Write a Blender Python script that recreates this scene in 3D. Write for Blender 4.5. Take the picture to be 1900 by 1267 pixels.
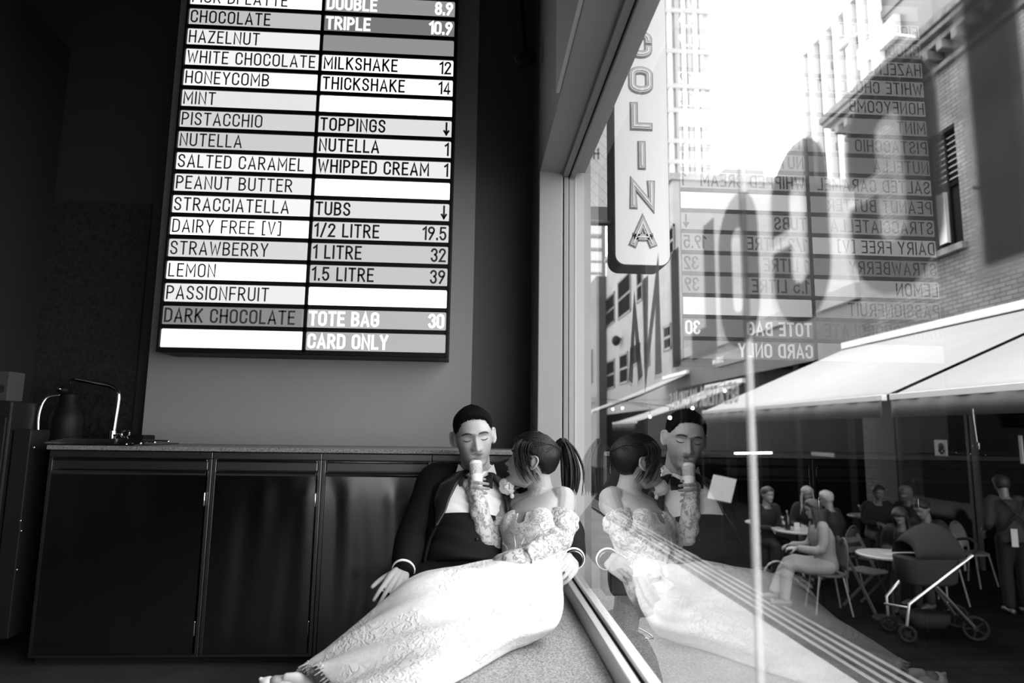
import bpy, bmesh, math, random
import numpy as np
from mathutils import Vector, Matrix
PI = math.pi
random.seed(7)
for o in list(bpy.data.objects):
    bpy.data.objects.remove(o)
SC = bpy.context.scene
COL = SC.collection
# ------------------------------------------------------------------ camera
CZ = 0.932                       # lens height above the shop floor
F = 1210.0                       # focal length in pixels of the 1900 x 1267 frame
PITCH, YAW, ROLL = math.radians(7.87), math.radians(3.30), math.radians(0.81)
cam_data = bpy.data.cameras.new('camera')
cam = bpy.data.objects.new('camera', cam_data)
COL.objects.link(cam)
cam_data.sensor_width = 36.0
cam_data.lens = F / 1900.0 * 36.0
cam_data.clip_start = 0.02
cam_data.clip_end = 600.0
cam.location = (0, 0, CZ)
M_yaw = Matrix.Rotation(-YAW, 3, 'Z')
M_pitch = Matrix.Rotation(PI / 2 + PITCH, 3, 'X')
M_roll = Matrix.Rotation(ROLL, 3, 'Z')
cam.rotation_euler = (M_yaw @ M_pitch @ M_roll).to_euler()
cam_data.dof.use_dof = True
cam_data.dof.focus_distance = 2.62
cam_data.dof.aperture_fstop = 2.4
SC.camera = cam
# ------------------------------------------------------------------ sky and exposure
SC.view_settings.view_transform = 'Standard'
SC.view_settings.look = 'None'
SC.view_settings.gamma = 1.0
SC.view_settings.exposure = 0.0
SC.view_settings.use_curve_mapping = False
world = bpy.data.worlds.new('overcast_sky')
SC.world = world
world.use_nodes = True
wn = world.node_tree.nodes
bgn = wn['Background']
bgn.inputs['Color'].default_value = (1, 1, 1, 1)
bgn.inputs['Strength'].default_value = 6.3
# daylight enters through the shop window: a portal guides the sampling, it gives no light of its own
pl = bpy.data.lights.new('window_portal', 'AREA')
pl.shape = 'RECTANGLE'; pl.size = 5.2; pl.size_y = 1.8
pl.cycles.is_portal = True
po = bpy.data.objects.new('window_portal', pl)
COL.objects.link(po)
po.location = (0.48, 0.35, CZ + 0.3)
po.rotation_euler = (PI / 2, 0, PI / 2)      # faces -X, into the room


# ------------------------------------------------------------------ pixel rays (frame 1900 x 1267)
def ray(px, py):
    u, v = (px - 950) / F, (py - 633.5) / F
    c, s = math.cos(ROLL), math.sin(ROLL)
    u, v = c * u + s * v, -s * u + c * v
    x, z = u, -v
    c, s = math.cos(PITCH), math.sin(PITCH)
    y, z = c - s * z, s + c * z
    c, s = math.cos(YAW), math.sin(YAW)
    return Vector((c * x + s * y, -s * x + c * y, z))


V = Vector
def lerp(a, b, t): return a + (b - a) * t
CAMP = Vector((0, 0, CZ))


def PY(px, py, y):          # where the ray meets the upright plane at depth y
    r = ray(px, py); return CAMP + r * (y / r.y)


def PX(px, py, x):          # ... the plane at distance x to the right
    r = ray(px, py); return CAMP + r * (x / r.x)


def PZ(px, py, zrel):       # ... the level plane zrel above / below the lens
    r = ray(px, py); return CAMP + r * (zrel / r.z)


# ------------------------------------------------------------------ materials
def mat(name, g, rough=0.6, metal=0.0, var=0.0, scale=8.0, bump=0.0, bscale=None, spec=0.5, emit=0.0, detail=3.0, coat=0.0):
    m = bpy.data.materials.new(name); m.use_nodes = True
    n, l = m.node_tree.nodes, m.node_tree.links
    b = n['Principled BSDF']
    b.inputs['Base Color'].default_value = (g, g, g, 1)
    b.inputs['Roughness'].default_value = rough
    b.inputs['Metallic'].default_value = metal
    b.inputs['Specular IOR Level'].default_value = spec
    if coat: b.inputs['Coat Weight'].default_value = coat
    if emit:
        b.inputs['Emission Color'].default_value = (1, 1, 1, 1)
        b.inputs['Emission Strength'].default_value = emit
    if var or bump:
        tc = n.new('ShaderNodeTexCoord')
        nz = n.new('ShaderNodeTexNoise'); nz.inputs['Scale'].default_value = scale; nz.inputs['Detail'].default_value = detail
        l.new(tc.outputs['Object'], nz.inputs['Vector'])
        if var:
            rp = n.new('ShaderNodeMapRange')
            rp.inputs['From Min'].default_value = 0.25; rp.inputs['From Max'].default_value = 0.75
            rp.inputs['To Min'].default_value = g * (1 - var); rp.inputs['To Max'].default_value = min(1, g * (1 + var))
            l.new(nz.outputs['Fac'], rp.inputs['Value'])
            cb = n.new('ShaderNodeCombineColor')
            for k in range(3): l.new(rp.outputs['Result'], cb.inputs[k])
            l.new(cb.outputs['Color'], b.inputs['Base Color'])
        if bump:
            src = nz
            if bscale:
                src = n.new('ShaderNodeTexNoise'); src.inputs['Scale'].default_value = bscale; src.inputs['Detail'].default_value = detail
                l.new(tc.outputs['Object'], src.inputs['Vector'])
            bp = n.new('ShaderNodeBump'); bp.inputs['Strength'].default_value = bump; bp.inputs['Distance'].default_value = 0.01
            l.new(src.outputs['Fac'], bp.inputs['Height']); l.new(bp.outputs['Normal'], b.inputs['Normal'])
    return m


def speckle(name, g0, g1, scale=220.0, rough=0.55, bump=0.1):
    m = mat(name, g1, rough); n, l = m.node_tree.nodes, m.node_tree.links; b = n['Principled BSDF']
    tc = n.new('ShaderNodeTexCoord'); v = n.new('ShaderNodeTexNoise'); v.inputs['Scale'].default_value = scale; v.inputs['Detail'].default_value = 4; v.inputs['Roughness'].default_value = 0.7
    l.new(tc.outputs['Object'], v.inputs['Vector'])
    r = n.new('ShaderNodeValToRGB'); r.color_ramp.elements[0].position = 0.38; r.color_ramp.elements[1].position = 0.62
    r.color_ramp.elements[0].color = (g0, g0, g0, 1); r.color_ramp.elements[1].color = (g1, g1, g1, 1)
    l.new(v.outputs['Fac'], r.inputs['Fac']); l.new(r.outputs['Color'], b.inputs['Base Color'])
    bp = n.new('ShaderNodeBump'); bp.inputs['Strength'].default_value = bump; bp.inputs['Distance'].default_value = 0.003
    l.new(v.outputs['Fac'], bp.inputs['Height']); l.new(bp.outputs['Normal'], b.inputs['Normal'])
    return m


def brick_mat(name, g1, g2, gm, scale=1.0, axis='YZ', bw=0.23, bh=0.075, var=0.25):
    m = mat(name, g1, 0.85); n, l = m.node_tree.nodes, m.node_tree.links; b = n['Principled BSDF']
    tc = n.new('ShaderNodeTexCoord'); sx = n.new('ShaderNodeSeparateXYZ'); cx = n.new('ShaderNodeCombineXYZ')
    l.new(tc.outputs['Object'], sx.inputs[0])
    l.new(sx.outputs[axis[0]], cx.inputs['X']); l.new(sx.outputs[axis[1]], cx.inputs['Y'])
    t = n.new('ShaderNodeTexBrick'); t.inputs['Scale'].default_value = scale
    t.inputs['Brick Width'].default_value = bw; t.inputs['Row Height'].default_value = bh; t.inputs['Mortar Size'].default_value = 0.008
    for k, g in (('Color1', g1), ('Color2', g2), ('Mortar', gm)): t.inputs[k].default_value = (g, g, g, 1)
    l.new(cx.outputs[0], t.inputs['Vector'])
    nz = n.new('ShaderNodeTexNoise'); nz.inputs['Scale'].default_value = 1.3; nz.inputs['Detail'].default_value = 6
    l.new(tc.outputs['Object'], nz.inputs['Vector'])
    mr = n.new('ShaderNodeMapRange'); mr.inputs['From Min'].default_value = 0.3; mr.inputs['From Max'].default_value = 0.7
    mr.inputs['To Min'].default_value = 1 - var; mr.inputs['To Max'].default_value = 1 + var
    l.new(nz.outputs['Fac'], mr.inputs['Value'])
    mx = n.new('ShaderNodeVectorMath'); mx.operation = 'SCALE'
    l.new(t.outputs['Color'], mx.inputs[0]); l.new(mr.outputs['Result'], mx.inputs['Scale'])
    l.new(mx.outputs['Vector'], b.inputs['Base Color'])
    bp = n.new('ShaderNodeBump'); bp.inputs['Strength'].default_value = 0.5; bp.inputs['Distance'].default_value = 0.01
    l.new(t.outputs['Fac'], bp.inputs['Height']); bp.invert = True
    l.new(bp.outputs['Normal'], b.inputs['Normal'])
    return m


def emis(name, g, s):
    m = bpy.data.materials.new(name); m.use_nodes = True
    n, l = m.node_tree.nodes, m.node_tree.links
    b = n['Principled BSDF']
    b.inputs['Base Color'].default_value = (0.02, 0.02, 0.02, 1)
    b.inputs['Roughness'].default_value = 0.4
    b.inputs['Emission Color'].default_value = (g, g, g, 1)
    b.inputs['Emission Strength'].default_value = s
    return m


def glass_mat(name, ior=1.52, tint=1.0, gloss=1.0):
    m = bpy.data.materials.new(name); m.use_nodes = True
    n, l = m.node_tree.nodes, m.node_tree.links
    n.remove(n['Principled BSDF'])
    out = n['Material Output']
    # Fresnel of one face (Schlick), the same from either side
    ge = n.new('ShaderNodeNewGeometry'); dt = n.new('ShaderNodeVectorMath'); dt.operation = 'DOT_PRODUCT'
    l.new(ge.outputs['Incoming'], dt.inputs[0]); l.new(ge.outputs['Normal'], dt.inputs[1])
    ab = n.new('ShaderNodeMath'); ab.operation = 'ABSOLUTE'; l.new(dt.outputs['Value'], ab.inputs[0])
    iv = n.new('ShaderNodeMath'); iv.operation = 'SUBTRACT'; iv.inputs[0].default_value = 1.0; l.new(ab.outputs[0], iv.inputs[1])
    pw = n.new('ShaderNodeMath'); pw.operation = 'POWER'; pw.inputs[1].default_value = 5.0; l.new(iv.outputs[0], pw.inputs[0])
    r0 = ((ior - 1) / (ior + 1)) ** 2
    fr = n.new('ShaderNodeMath'); fr.operation = 'MULTIPLY_ADD'; fr.inputs[1].default_value = 1 - r0; fr.inputs[2].default_value = r0
    l.new(pw.outputs[0], fr.inputs[0])
    # a thin pane reflects from both of its faces: 2F / (1 + F)
    a = n.new('ShaderNodeMath'); a.operation = 'MULTIPLY'; a.inputs[1].default_value = 2.0
    c = n.new('ShaderNodeMath'); c.operation = 'ADD'; c.inputs[1].default_value = 1.0
    d = n.new('ShaderNodeMath'); d.operation = 'DIVIDE'
    l.new(fr.outputs[0], a.inputs[0]); l.new(fr.outputs[0], c.inputs[0])
    l.new(a.outputs[0], d.inputs[0]); l.new(c.outputs[0], d.inputs[1])
    tr = n.new('ShaderNodeBsdfTransparent'); tr.inputs[0].default_value = (tint, tint, tint, 1)
    gl = n.new('ShaderNodeBsdfGlossy'); gl.inputs['Roughness'].default_value = 0.0; gl.inputs[0].default_value = (gloss,) * 3 + (1,)
    mx = n.new('ShaderNodeMixShader')
    l.new(d.outputs[0], mx.inputs[0]); l.new(tr.outputs[0], mx.inputs[1]); l.new(gl.outputs[0], mx.inputs[2])
    l.new(mx.outputs[0], out.inputs['Surface'])
    return m


def film_mat(name, g, alpha):        # translucent vinyl film
    m = bpy.data.materials.new(name); m.use_nodes = True
    n, l = m.node_tree.nodes, m.node_tree.links
    b = n['Principled BSDF']; out = n['Material Output']
    b.inputs['Base Color'].default_value = (g, g, g, 1); b.inputs['Roughness'].default_value = 0.6
    tr = n.new('ShaderNodeBsdfTransparent'); mx = n.new('ShaderNodeMixShader'); mx.inputs[0].default_value = alpha
    l.new(tr.outputs[0], mx.inputs[1]); l.new(b.outputs[0], mx.inputs[2]); l.new(mx.outputs[0], out.inputs['Surface'])
    return m


# ------------------------------------------------------------------ objects
def empty(name, loc=(0, 0, 0), label=None, cat=None, group=None, kind=None):
    o = bpy.data.objects.new(name, None); COL.objects.link(o); o.location = loc
    o.empty_display_size = 0.05
    return tag(o, label, cat, group, kind)


def tag(o, label=None, cat=None, group=None, kind=None):
    if label: o['label'] = label
    if cat: o['category'] = cat
    if group: o['group'] = group
    if kind: o['kind'] = kind
    return o


class MB:
    """collects vertices (world space) and faces, then links them as ONE mesh object"""
    def __init__(self): self.v = []; self.f = []

    def add(self, vs, fs):
        k = len(self.v); self.v += [tuple(p) for p in vs]; self.f += [tuple(i + k for i in f) for f in fs]; return self

    def box(self, x0, x1, y0, y1, z0, z1):
        return self.hexa([(x0, y0, z0), (x1, y0, z0), (x1, y1, z0), (x0, y1, z0), (x0, y0, z1), (x1, y0, z1), (x1, y1, z1), (x0, y1, z1)])

    def hexa(self, p):      # 4 bottom then 4 top
        return self.add(p, [(3, 2, 1, 0), (4, 5, 6, 7), (0, 1, 5, 4), (1, 2, 6, 5), (2, 3, 7, 6), (3, 0, 4, 7)])

    def bar(self, a, b, w, h=None, up=(0, 0, 1)):
        a, b = Vector(a), Vector(b); h = h or w
        d = (b - a).normalized(); u = Vector(up)
        if abs(d.dot(u)) > 0.98: u = Vector((0, 1, 0))
        s = d.cross(u).normalized() * (w / 2); u = s.cross(d).normalized() * (h / 2)
        return self.hexa([a - s - u, a + s - u, b + s - u, b - s - u, a - s + u, a + s + u, b + s + u, b - s + u])

    def tube(self, pts, rad, seg=10, smooth=0, caps=True, flat=None):
        """swept tube; rad number or list; flat=(vector, factor) squashes the section along a vector; rounded ends"""
        P = [Vector(p) for p in pts]
        R = list(rad) if hasattr(rad, '__len__') else [rad] * len(P)
        if smooth and len(P) > 2:
            Q, S = [], []
            for i in range(len(P) - 1):
                p0, p1, p2, p3 = P[max(i - 1, 0)], P[i], P[i + 1], P[min(i + 2, len(P) - 1)]
                for k in range(smooth):
                    t = k / smooth; t2, t3 = t * t, t * t * t
                    Q.append(0.5 * ((2 * p1) + (p2 - p0) * t + (2 * p0 - 5 * p1 + 4 * p2 - p3) * t2 + (3 * p1 - p0 - 3 * p2 + p3) * t3))
                    tt = t2 * (3 - 2 * t); S.append(R[i] * (1 - tt) + R[i + 1] * tt)
            Q.append(P[-1]); S.append(R[-1]); P, R = Q, S
        n = len(P)
        T = [(P[min(i + 1, n - 1)] - P[max(i - 1, 0)]).normalized() for i in range(n)]
        if caps:
            A, B = [], []
            for t in (0.97, 0.75, 0.4):
                A.append((P[0] - T[0] * R[0] * t, R[0] * math.sqrt(1 - t * t)))
                B.insert(0, (P[-1] + T[-1] * R[-1] * t, R[-1] * math.sqrt(1 - t * t)))
            T = [T[0]] * 3 + T + [T[-1]] * 3
            P = [a for a, _ in A] + P + [b for b, _ in B]; R = [r for _, r in A] + R + [r for _, r in B]; n = len(P)
        u = T[0].orthogonal().normalized(); k0 = len(self.v)
        for i in range(n):
            u = (u - T[i] * u.dot(T[i]))
            u = u.normalized() if u.length > 1e-6 else T[i].orthogonal().normalized()
            w = T[i].cross(u)
            for k in range(seg):
                a = 2 * PI * k / seg; d = u * (math.cos(a) * R[i]) + w * (math.sin(a) * R[i])
                if flat: fv = Vector(flat[0]).normalized(); d = d - fv * d.dot(fv) * (1 - flat[1])
                self.v.append(tuple(P[i] + d))
        for i in range(n - 1):
            for k in range(seg):
                a, b = k0 + i * seg + k, k0 + i * seg + (k + 1) % seg
                self.f.append((a, b, b + seg, a + seg))
        self.f.append(tuple(k0 + k for k in range(seg))[::-1]); self.f.append(tuple(k0 + (n - 1) * seg + k for k in range(seg)))
        return self

    def ball(self, c, r, seg=16, rings=10, M=None):
        c = Vector(c); r = r if hasattr(r, '__len__') else (r, r, r); k0 = len(self.v)
        M = M or Matrix.Identity(3)
        self.v.append(tuple(c + M @ Vector((0, 0, -r[2]))))
        for i in range(1, rings):
            a = PI * i / rings - PI / 2
            for k in range(seg):
                b = 2 * PI * k / seg
                self.v.append(tuple(c + M @ Vector((r[0] * math.cos(a) * math.cos(b), r[1] * math.cos(a) * math.sin(b), r[2] * math.sin(a)))))
        self.v.append(tuple(c + M @ Vector((0, 0, r[2])))); e = len(self.v) - 1
        for k in range(seg):
            self.f.append((k0, k0 + 1 + (k + 1) % seg, k0 + 1 + k))
            q = e - seg
            self.f.append((e, q + k, q + (k + 1) % seg))
        for i in range(rings - 2):
            for k in range(seg):
                a = k0 + 1 + i * seg + k; b = k0 + 1 + i * seg + (k + 1) % seg
                self.f.append((a, b, b + seg, a + seg))
        return self

    def lathe(self, c, prof, seg=20, axis=(0, 0, 1)):
        """profile [(r, h)...] turned about an axis through c"""
        ax = Vector(axis).normalized(); u = ax.orthogonal().normalized(); w = ax.cross(u); c = Vector(c); k0 = len(self.v)
        for r, h in prof:
            for k in range(seg):
                a = 2 * PI * k / seg
                self.v.append(tuple(c + ax * h + (u * math.cos(a) + w * math.sin(a)) * r))
        for i in range(len(prof) - 1):
            for k in range(seg):
                a, b = k0 + i * seg + k, k0 + i * seg + (k + 1) % seg
                self.f.append((a, b, b + seg, a + seg))
        self.f.append(tuple(k0 + k for k in range(seg))[::-1]); self.f.append(tuple(k0 + (len(prof) - 1) * seg + k for k in range(seg)))
        return self

    def loft(self, rings, cap=True, closed=True):
        n = len(rings[0]); k0 = len(self.v)
        for r in rings: self.v += [tuple(p) for p in r]
        for i in range(len(rings) - 1):
            for k in range(n if closed else n - 1):
                a, b = k0 + i * n + k, k0 + i * n + (k + 1) % n
                self.f.append((a, b, b + n, a + n))
        if cap and closed:
            self.f.append(tuple(k0 + k for k in range(n))[::-1]); self.f.append(tuple(k0 + (len(rings) - 1) * n + k for k in range(n)))
        return self

    def prism(self, pts, vec):
        """polygon pts extruded by vec"""
        n = len(pts); v = Vector(vec); P = [Vector(p) for p in pts]
        return self.add(P + [p + v for p in P], [tuple(range(n))[::-1], tuple(range(n, 2 * n))] + [(i, (i + 1) % n, (i + 1) % n + n, i + n) for i in range(n)])

    def mesh(self, name):
        me = bpy.data.meshes.new(name); me.from_pydata(self.v, [], self.f); me.update()
        bm = bmesh.new(); bm.from_mesh(me); bmesh.ops.recalc_face_normals(bm, faces=bm.faces); bm.to_mesh(me); bm.free()
        return me

    def build(self, name, material, parent=None, smooth=False, bevel=0.0, sub=0, solid=0.0, angle=None):
        me = self.mesh(name)
        return link(name, me, material, parent, smooth, bevel, sub, solid, angle)


def link(name, me, material, parent=None, smooth=False, bevel=0.0, sub=0, solid=0.0, angle=None):
    o = bpy.data.objects.new(name, me); COL.objects.link(o)
    if material: me.materials.append(material)
    if parent:
        o.parent = parent
        o.matrix_parent_inverse = parent_inv(parent)
    if smooth: me.polygons.foreach_set('use_smooth', [True] * len(me.polygons))
    if solid: md = o.modifiers.new('thickness', 'SOLIDIFY'); md.thickness = solid; md.offset = 0
    if bevel: md = o.modifiers.new('bevel', 'BEVEL'); md.width = bevel; md.segments = 2; md.limit_method = 'ANGLE'
    if sub: md = o.modifiers.new('subdivision', 'SUBSURF'); md.levels = sub; md.render_levels = sub
    return o


def world_of(o):
    m = Matrix.Translation(o.location) @ o.rotation_euler.to_matrix().to_4x4()
    if o.parent: m = world_of(o.parent) @ o.matrix_parent_inverse @ m
    return m


def parent_inv(p): return world_of(p).inverted()


def remesh(mb, name, material, voxel, parent=None, smooth_it=4, smooth_f=0.5, extra=None):
    """fuse overlapping shapes into one continuous skin"""
    me = mb.mesh(name + '_raw'); t = bpy.data.objects.new('tmp', me); COL.objects.link(t)
    md = t.modifiers.new('r', 'REMESH'); md.mode = 'VOXEL'; md.voxel_size = voxel; md.use_smooth_shade = True
    if smooth_it: sm = t.modifiers.new('s', 'SMOOTH'); sm.iterations = smooth_it; sm.factor = smooth_f
    dg = bpy.context.evaluated_depsgraph_get(); dg.update()
    ev = t.evaluated_get(dg)
    out = bpy.data.meshes.new_from_object(ev); out.name = name
    bpy.data.objects.remove(t); bpy.data.meshes.remove(me)
    out.materials.clear()
    return link(name, out, material, parent, smooth=True)


# ------------------------------------------------------------------ a plain upright stroke alphabet
def _arc(cx, cy, rx, ry, a0, a1, n=10):
    return [(cx + rx * math.cos(math.radians(a0 + (a1 - a0) * i / n)), cy + ry * math.sin(math.radians(a0 + (a1 - a0) * i / n))) for i in range(n + 1)]


def _stad(w, h0=0.0, h1=1.0):
    r = w / 2
    return [(w, h0 + r)] + [(w, h1 - r)] + _arc(r, h1 - r, r, r, 0, 180)[1:] + [(0, h0 + r)] + _arc(r, h0 + r, r, r, 180, 360)[1:]


GL = {
    'A': (.5, [[(0, 0), (.25, 1), (.5, 0)], [(.08, .28), (.42, .28)]]),
    'B': (.44, [[(0, .52), (.2, .52)] + _arc(.2, .76, .22, .24, -90, 90)[1:] + [(0, 1), (0, 0), (.2, 0)] + _arc(.2, .26, .24, .26, -90, 90)[1:]]),
    'C': (.44, [[(.44, .7)] + _arc(.22, .78, .22, .22, 0, 180) + _arc(.22, .22, .22, .22, 180, 360) + [(.44, .3)]]),
    'D': (.45, [[(0, 0), (0, 1), (.18, 1)] + _arc(.18, .73, .27, .27, 90, 0)[1:] + _arc(.18, .27, .27, .27, 0, -90) + [(0, 0)]]),
    'E': (.38, [[(.38, 1), (0, 1), (0, 0), (.38, 0)], [(0, .52), (.33, .52)]]),
    'F': (.37, [[(.37, 1), (0, 1), (0, 0)], [(0, .5), (.33, .5)]]),
    'G': (.45, [[(.45, .72)] + _arc(.225, .775, .225, .225, 0, 180) + _arc(.225, .225, .225, .225, 180, 360) + [(.45, .47), (.25, .47)]]),
    'H': (.45, [[(0, 0), (0, 1)], [(.45, 0), (.45, 1)], [(0, .52), (.45, .52)]]),
    'I': (.0, [[(0, 0), (0, 1)]]),
    'J': (.34, [[(.34, 1), (.34, .18)] + _arc(.17, .18, .17, .18, 0, -180)[1:]]),
    'K': (.45, [[(0, 0), (0, 1)], [(.42, 1), (0, .42)], [(.13, .58), (.45, 0)]]),
    'L': (.36, [[(0, 1), (0, 0), (.36, 0)]]),
    'M': (.6, [[(0, 0), (0, 1), (.3, .3), (.6, 1), (.6, 0)]]),
    'N': (.47, [[(0, 0), (0, 1), (.47, 0), (.47, 1)]]),
    'O': (.46, [_stad(.46)]),
    'P': (.43, [[(0, 0), (0, 1), (.18, 1)] + _arc(.18, .73, .25, .27, 90, -90)[1:] + [(0, .46)]]),
    'R': (.45, [[(0, 0), (0, 1), (.18, 1)] + _arc(.18, .74, .24, .26, 90, -90)[1:] + [(0, .48)], [(.2, .48), (.45, 0)]]),
    'S': (.42, [[(.41, .76)] + _arc(.21, .77, .2, .23, 10, 190) + [(.05, .62), (.36, .42)] + _arc(.21, .23, .21, .23, 20, -175)]),
    'T': (.44, [[(0, 1), (.44, 1)], [(.22, 1), (.22, 0)]]),
    'U': (.45, [[(0, 1), (0, .225)] + _arc(.225, .225, .225, .225, 180, 360) + [(.45, 1)]]),
    'V': (.46, [[(0, 1), (.23, 0), (.46, 1)]]),
    'W': (.7, [[(0, 1), (.17, 0), (.35, .8), (.53, 0), (.7, 1)]]),
    'X': (.46, [[(0, 0), (.46, 1)], [(0, 1), (.46, 0)]]),
    'Y': (.46, [[(0, 1), (.23, .45), (.46, 1)], [(.23, .45), (.23, 0)]]),
    'Z': (.42, [[(0, 1), (.42, 1), (0, 0), (.42, 0)]]),
    '0': (.43, [_stad(.43)]),
    '1': (.2, [[(0, .82), (.2, 1), (.2, 0)]]),
    '2': (.42, [[(0, .76)] + _arc(.21, .78, .21, .22, 180, -25) + [(0, 0), (.42, 0)]]),
    '3': (.42, [_arc(.21, .77, .2, .23, 165, -90) + _arc(.21, .27, .21, .27, 90, -165)]),
    '4': (.45, [[(.33, 0), (.33, 1), (0, .22), (.45, .22)]]),
    '5': (.42, [[(.38, 1), (.04, 1), (.02, .55)] + _arc(.21, .32, .21, .32, 120, -160)]),
    '6': (.43, [[(.34, 1), (.06, .45)], _arc(.215, .24, .215, .24, 0, 360, 16)]),
    '7': (.42, [[(0, 1), (.42, 1), (.12, 0)]]),
    '8': (.42, [_arc(.21, .76, .19, .24, 0, 360, 16), _arc(.21, .26, .21, .26, 0, 360, 16)]),
    '9': (.43, [[(.09, 0), (.37, .55)], _arc(.215, .76, .215, .24, 0, 360, 16)]),
    '.': (.04, [[(.02, 0), (.02, .07)]]),
    '/': (.32, [[(0, -.05), (.32, 1.05)]]),
    '[': (.16, [[(.16, 1.06), (0, 1.06), (0, -.06), (.16, -.06)]]),
    ']': (.16, [[(0, 1.06), (.16, 1.06), (.16, -.06), (0, -.06)]]),
    '~': (.36, [[(.18, 1), (.18, 0)], [(0, .3), (.18, 0), (.36, .3)]]),      # arrow pointing down
    ' ': (.12, []),
}


def text_width(s, h, gap=.24): return sum(GL[c][0] * h for c in s) + gap * h * (len(s) - 1)


def ribbon(mb, poly, t, M, thick, shift=0.0):
    """a flat stroke of width t along 2-D points, mapped to space by M(x, y, depth)"""
    P = [Vector((p[0], p[1])) for p in poly]; n = len(P)
    closed = n > 3 and (P[0] - P[-1]).length < 1e-4
    L, R = [], []
    for i in range(n):
        if closed: a, b = P[(i - 1) % (n - 1)], P[(i + 1) % (n - 1)] if i < n - 1 else P[1]
        else: a, b = P[max(i - 1, 0)], P[min(i + 1, n - 1)]
        d1 = (P[i] - a); d2 = (b - P[i])
        if d1.length < 1e-9: d1 = d2
        if d2.length < 1e-9: d2 = d1
        d1.normalize(); d2.normalize()
        n1 = Vector((-d1.y, d1.x)); n2 = Vector((-d2.y, d2.x)); m = n1 + n2
        if m.length < 0.3: m = n1
        m.normalize(); k = min(1 / max(m.dot(n1), 0.3), 2.2)
        off = m * (t / 2 * k); p = P[i] + m * (shift * k)
        if not closed:
            if i == 0: p = p - d2 * (t * 0.5)
            if i == n - 1: p = p + d1 * (t * 0.5)
        L.append(p + off); R.append(p - off)
    k0 = len(mb.v)
    for a, b in zip(L, R):
        mb.v += [tuple(M(a.x, a.y, 0)), tuple(M(b.x, b.y, 0)), tuple(M(a.x, a.y, thick)), tuple(M(b.x, b.y, thick))]
    for i in range(n - 1):
        q = k0 + 4 * i
        mb.f += [(q + 2, q + 6, q + 7, q + 3), (q, q + 4, q + 6, q + 2), (q + 1, q + 3, q + 7, q + 5), (q, q + 1, q + 5, q + 4)]
    if not closed:
        q = k0 + 4 * (n - 1)
        mb.f += [(k0, k0 + 2, k0 + 3, k0 + 1), (q, q + 1, q + 3, q + 2)]


def write(mb, s, h, M, x0=0.0, y0=0.0, stroke=.13, thick=.0015, gap=.24, sx=1.0, shift=0.0):
    x = x0
    for c in s:
        w, st = GL[c]
        for pl_ in st: ribbon(mb, [(x + p[0] * h * sx, y0 + p[1] * h) for p in pl_], stroke * h, M, thick, shift * h)
        x += (w * sx + gap) * h
    return x
# ================================================================== the shop: shell
M_dark_wall = mat('dark_paint', 0.013, 0.7, var=0.15, scale=2.0)
M_panel = mat('grey_wall_panel', 0.22, 0.6, var=0.06, scale=1.5, bump=0.03, bscale=300)
M_floor = mat('dark_floor', 0.05, 0.45, var=0.25, scale=5, bump=0.1, bscale=60)
M_ceiling = mat('dark_ceiling', 0.05, 0.8)
M_column = mat('pale_column_paint', 0.24, 0.55, var=0.05, scale=2)
M_header = mat('pale_header_paint', 0.24, 0.55, var=0.04, scale=2)
M_header_lit = mat('header_lit_tone', 0.45, 0.5)
M_frame = mat('painted_window_frame', 0.28, 0.4)
M_alu = mat('aluminium_frame', 0.62, 0.33, metal=0.85)
M_jamb = mat('grey_jamb_paint', 0.20, 0.5)
M_rubber = mat('black_rubber', 0.008, 0.7, spec=.05)
M_backsplash = speckle('dark_backsplash_stone', 0.006, 0.02, 60, 0.4)
M_granite = speckle('granite', 0.10, 0.5, 190, 0.5, 0.25)
M_granite_dark = speckle('counter_granite', 0.05, 0.30, 240, 0.45)
M_steel = mat('brushed_steel', 0.20, 0.17, metal=1.0, var=0.06, scale=3)
M_steel_frame = mat('dark_steel_frame', 0.16, 0.38, metal=1.0)
M_steel_bright = mat('polished_steel', 0.75, 0.14, metal=1.0)
M_black = mat('black_plastic', 0.005, 0.5, spec=.15)
M_recess = mat('dark_recess', 0.01, 0.6)

def S(x): return CZ + x
XG = 0.425                       # plane of the shop window
Z_FLOOR, Z_LEDGE = 0.0, S(-0.662)
XL, YF, YB = -3.4, -3.2, 3.28
tag(MB().box(XL - .1, 0.44, YF - .1, YB + .1, -0.1, 0.0).build('floor', M_floor), kind='structure')
tag(MB().box(XL - .1, 0.50, YF - .1, YB + .1, 3.75, 3.85).build('ceiling', M_ceiling), kind='structure')
tag(MB().box(XL - .1, 0.50, YB, YB + .12, 0, 3.75).build('wall_back', M_dark_wall), kind='structure')
tag(MB().box(XL - .1, XL, YF, YB, 0, 3.75).build('wall_left', M_dark_wall), kind='structure')
wfm = MB()      # wall behind the camera; two open slots added so daylight streaks the cabinet doors
for x0_, x1_ in ((XL - .1, -1.50), (-1.41, -1.22), (-1.15, .50)): wfm.box(x0_, x1_, YF - .1, YF, 0, 3.75)
for x0_, x1_ in ((-1.50, -1.41), (-1.22, -1.15)): wfm.box(x0_, x1_, YF - .1, YF, 0, .12).box(x0_, x1_, YF - .1, YF, 2.5, 3.75)
tag(wfm.build('wall_front', M_dark_wall), kind='structure')
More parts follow.
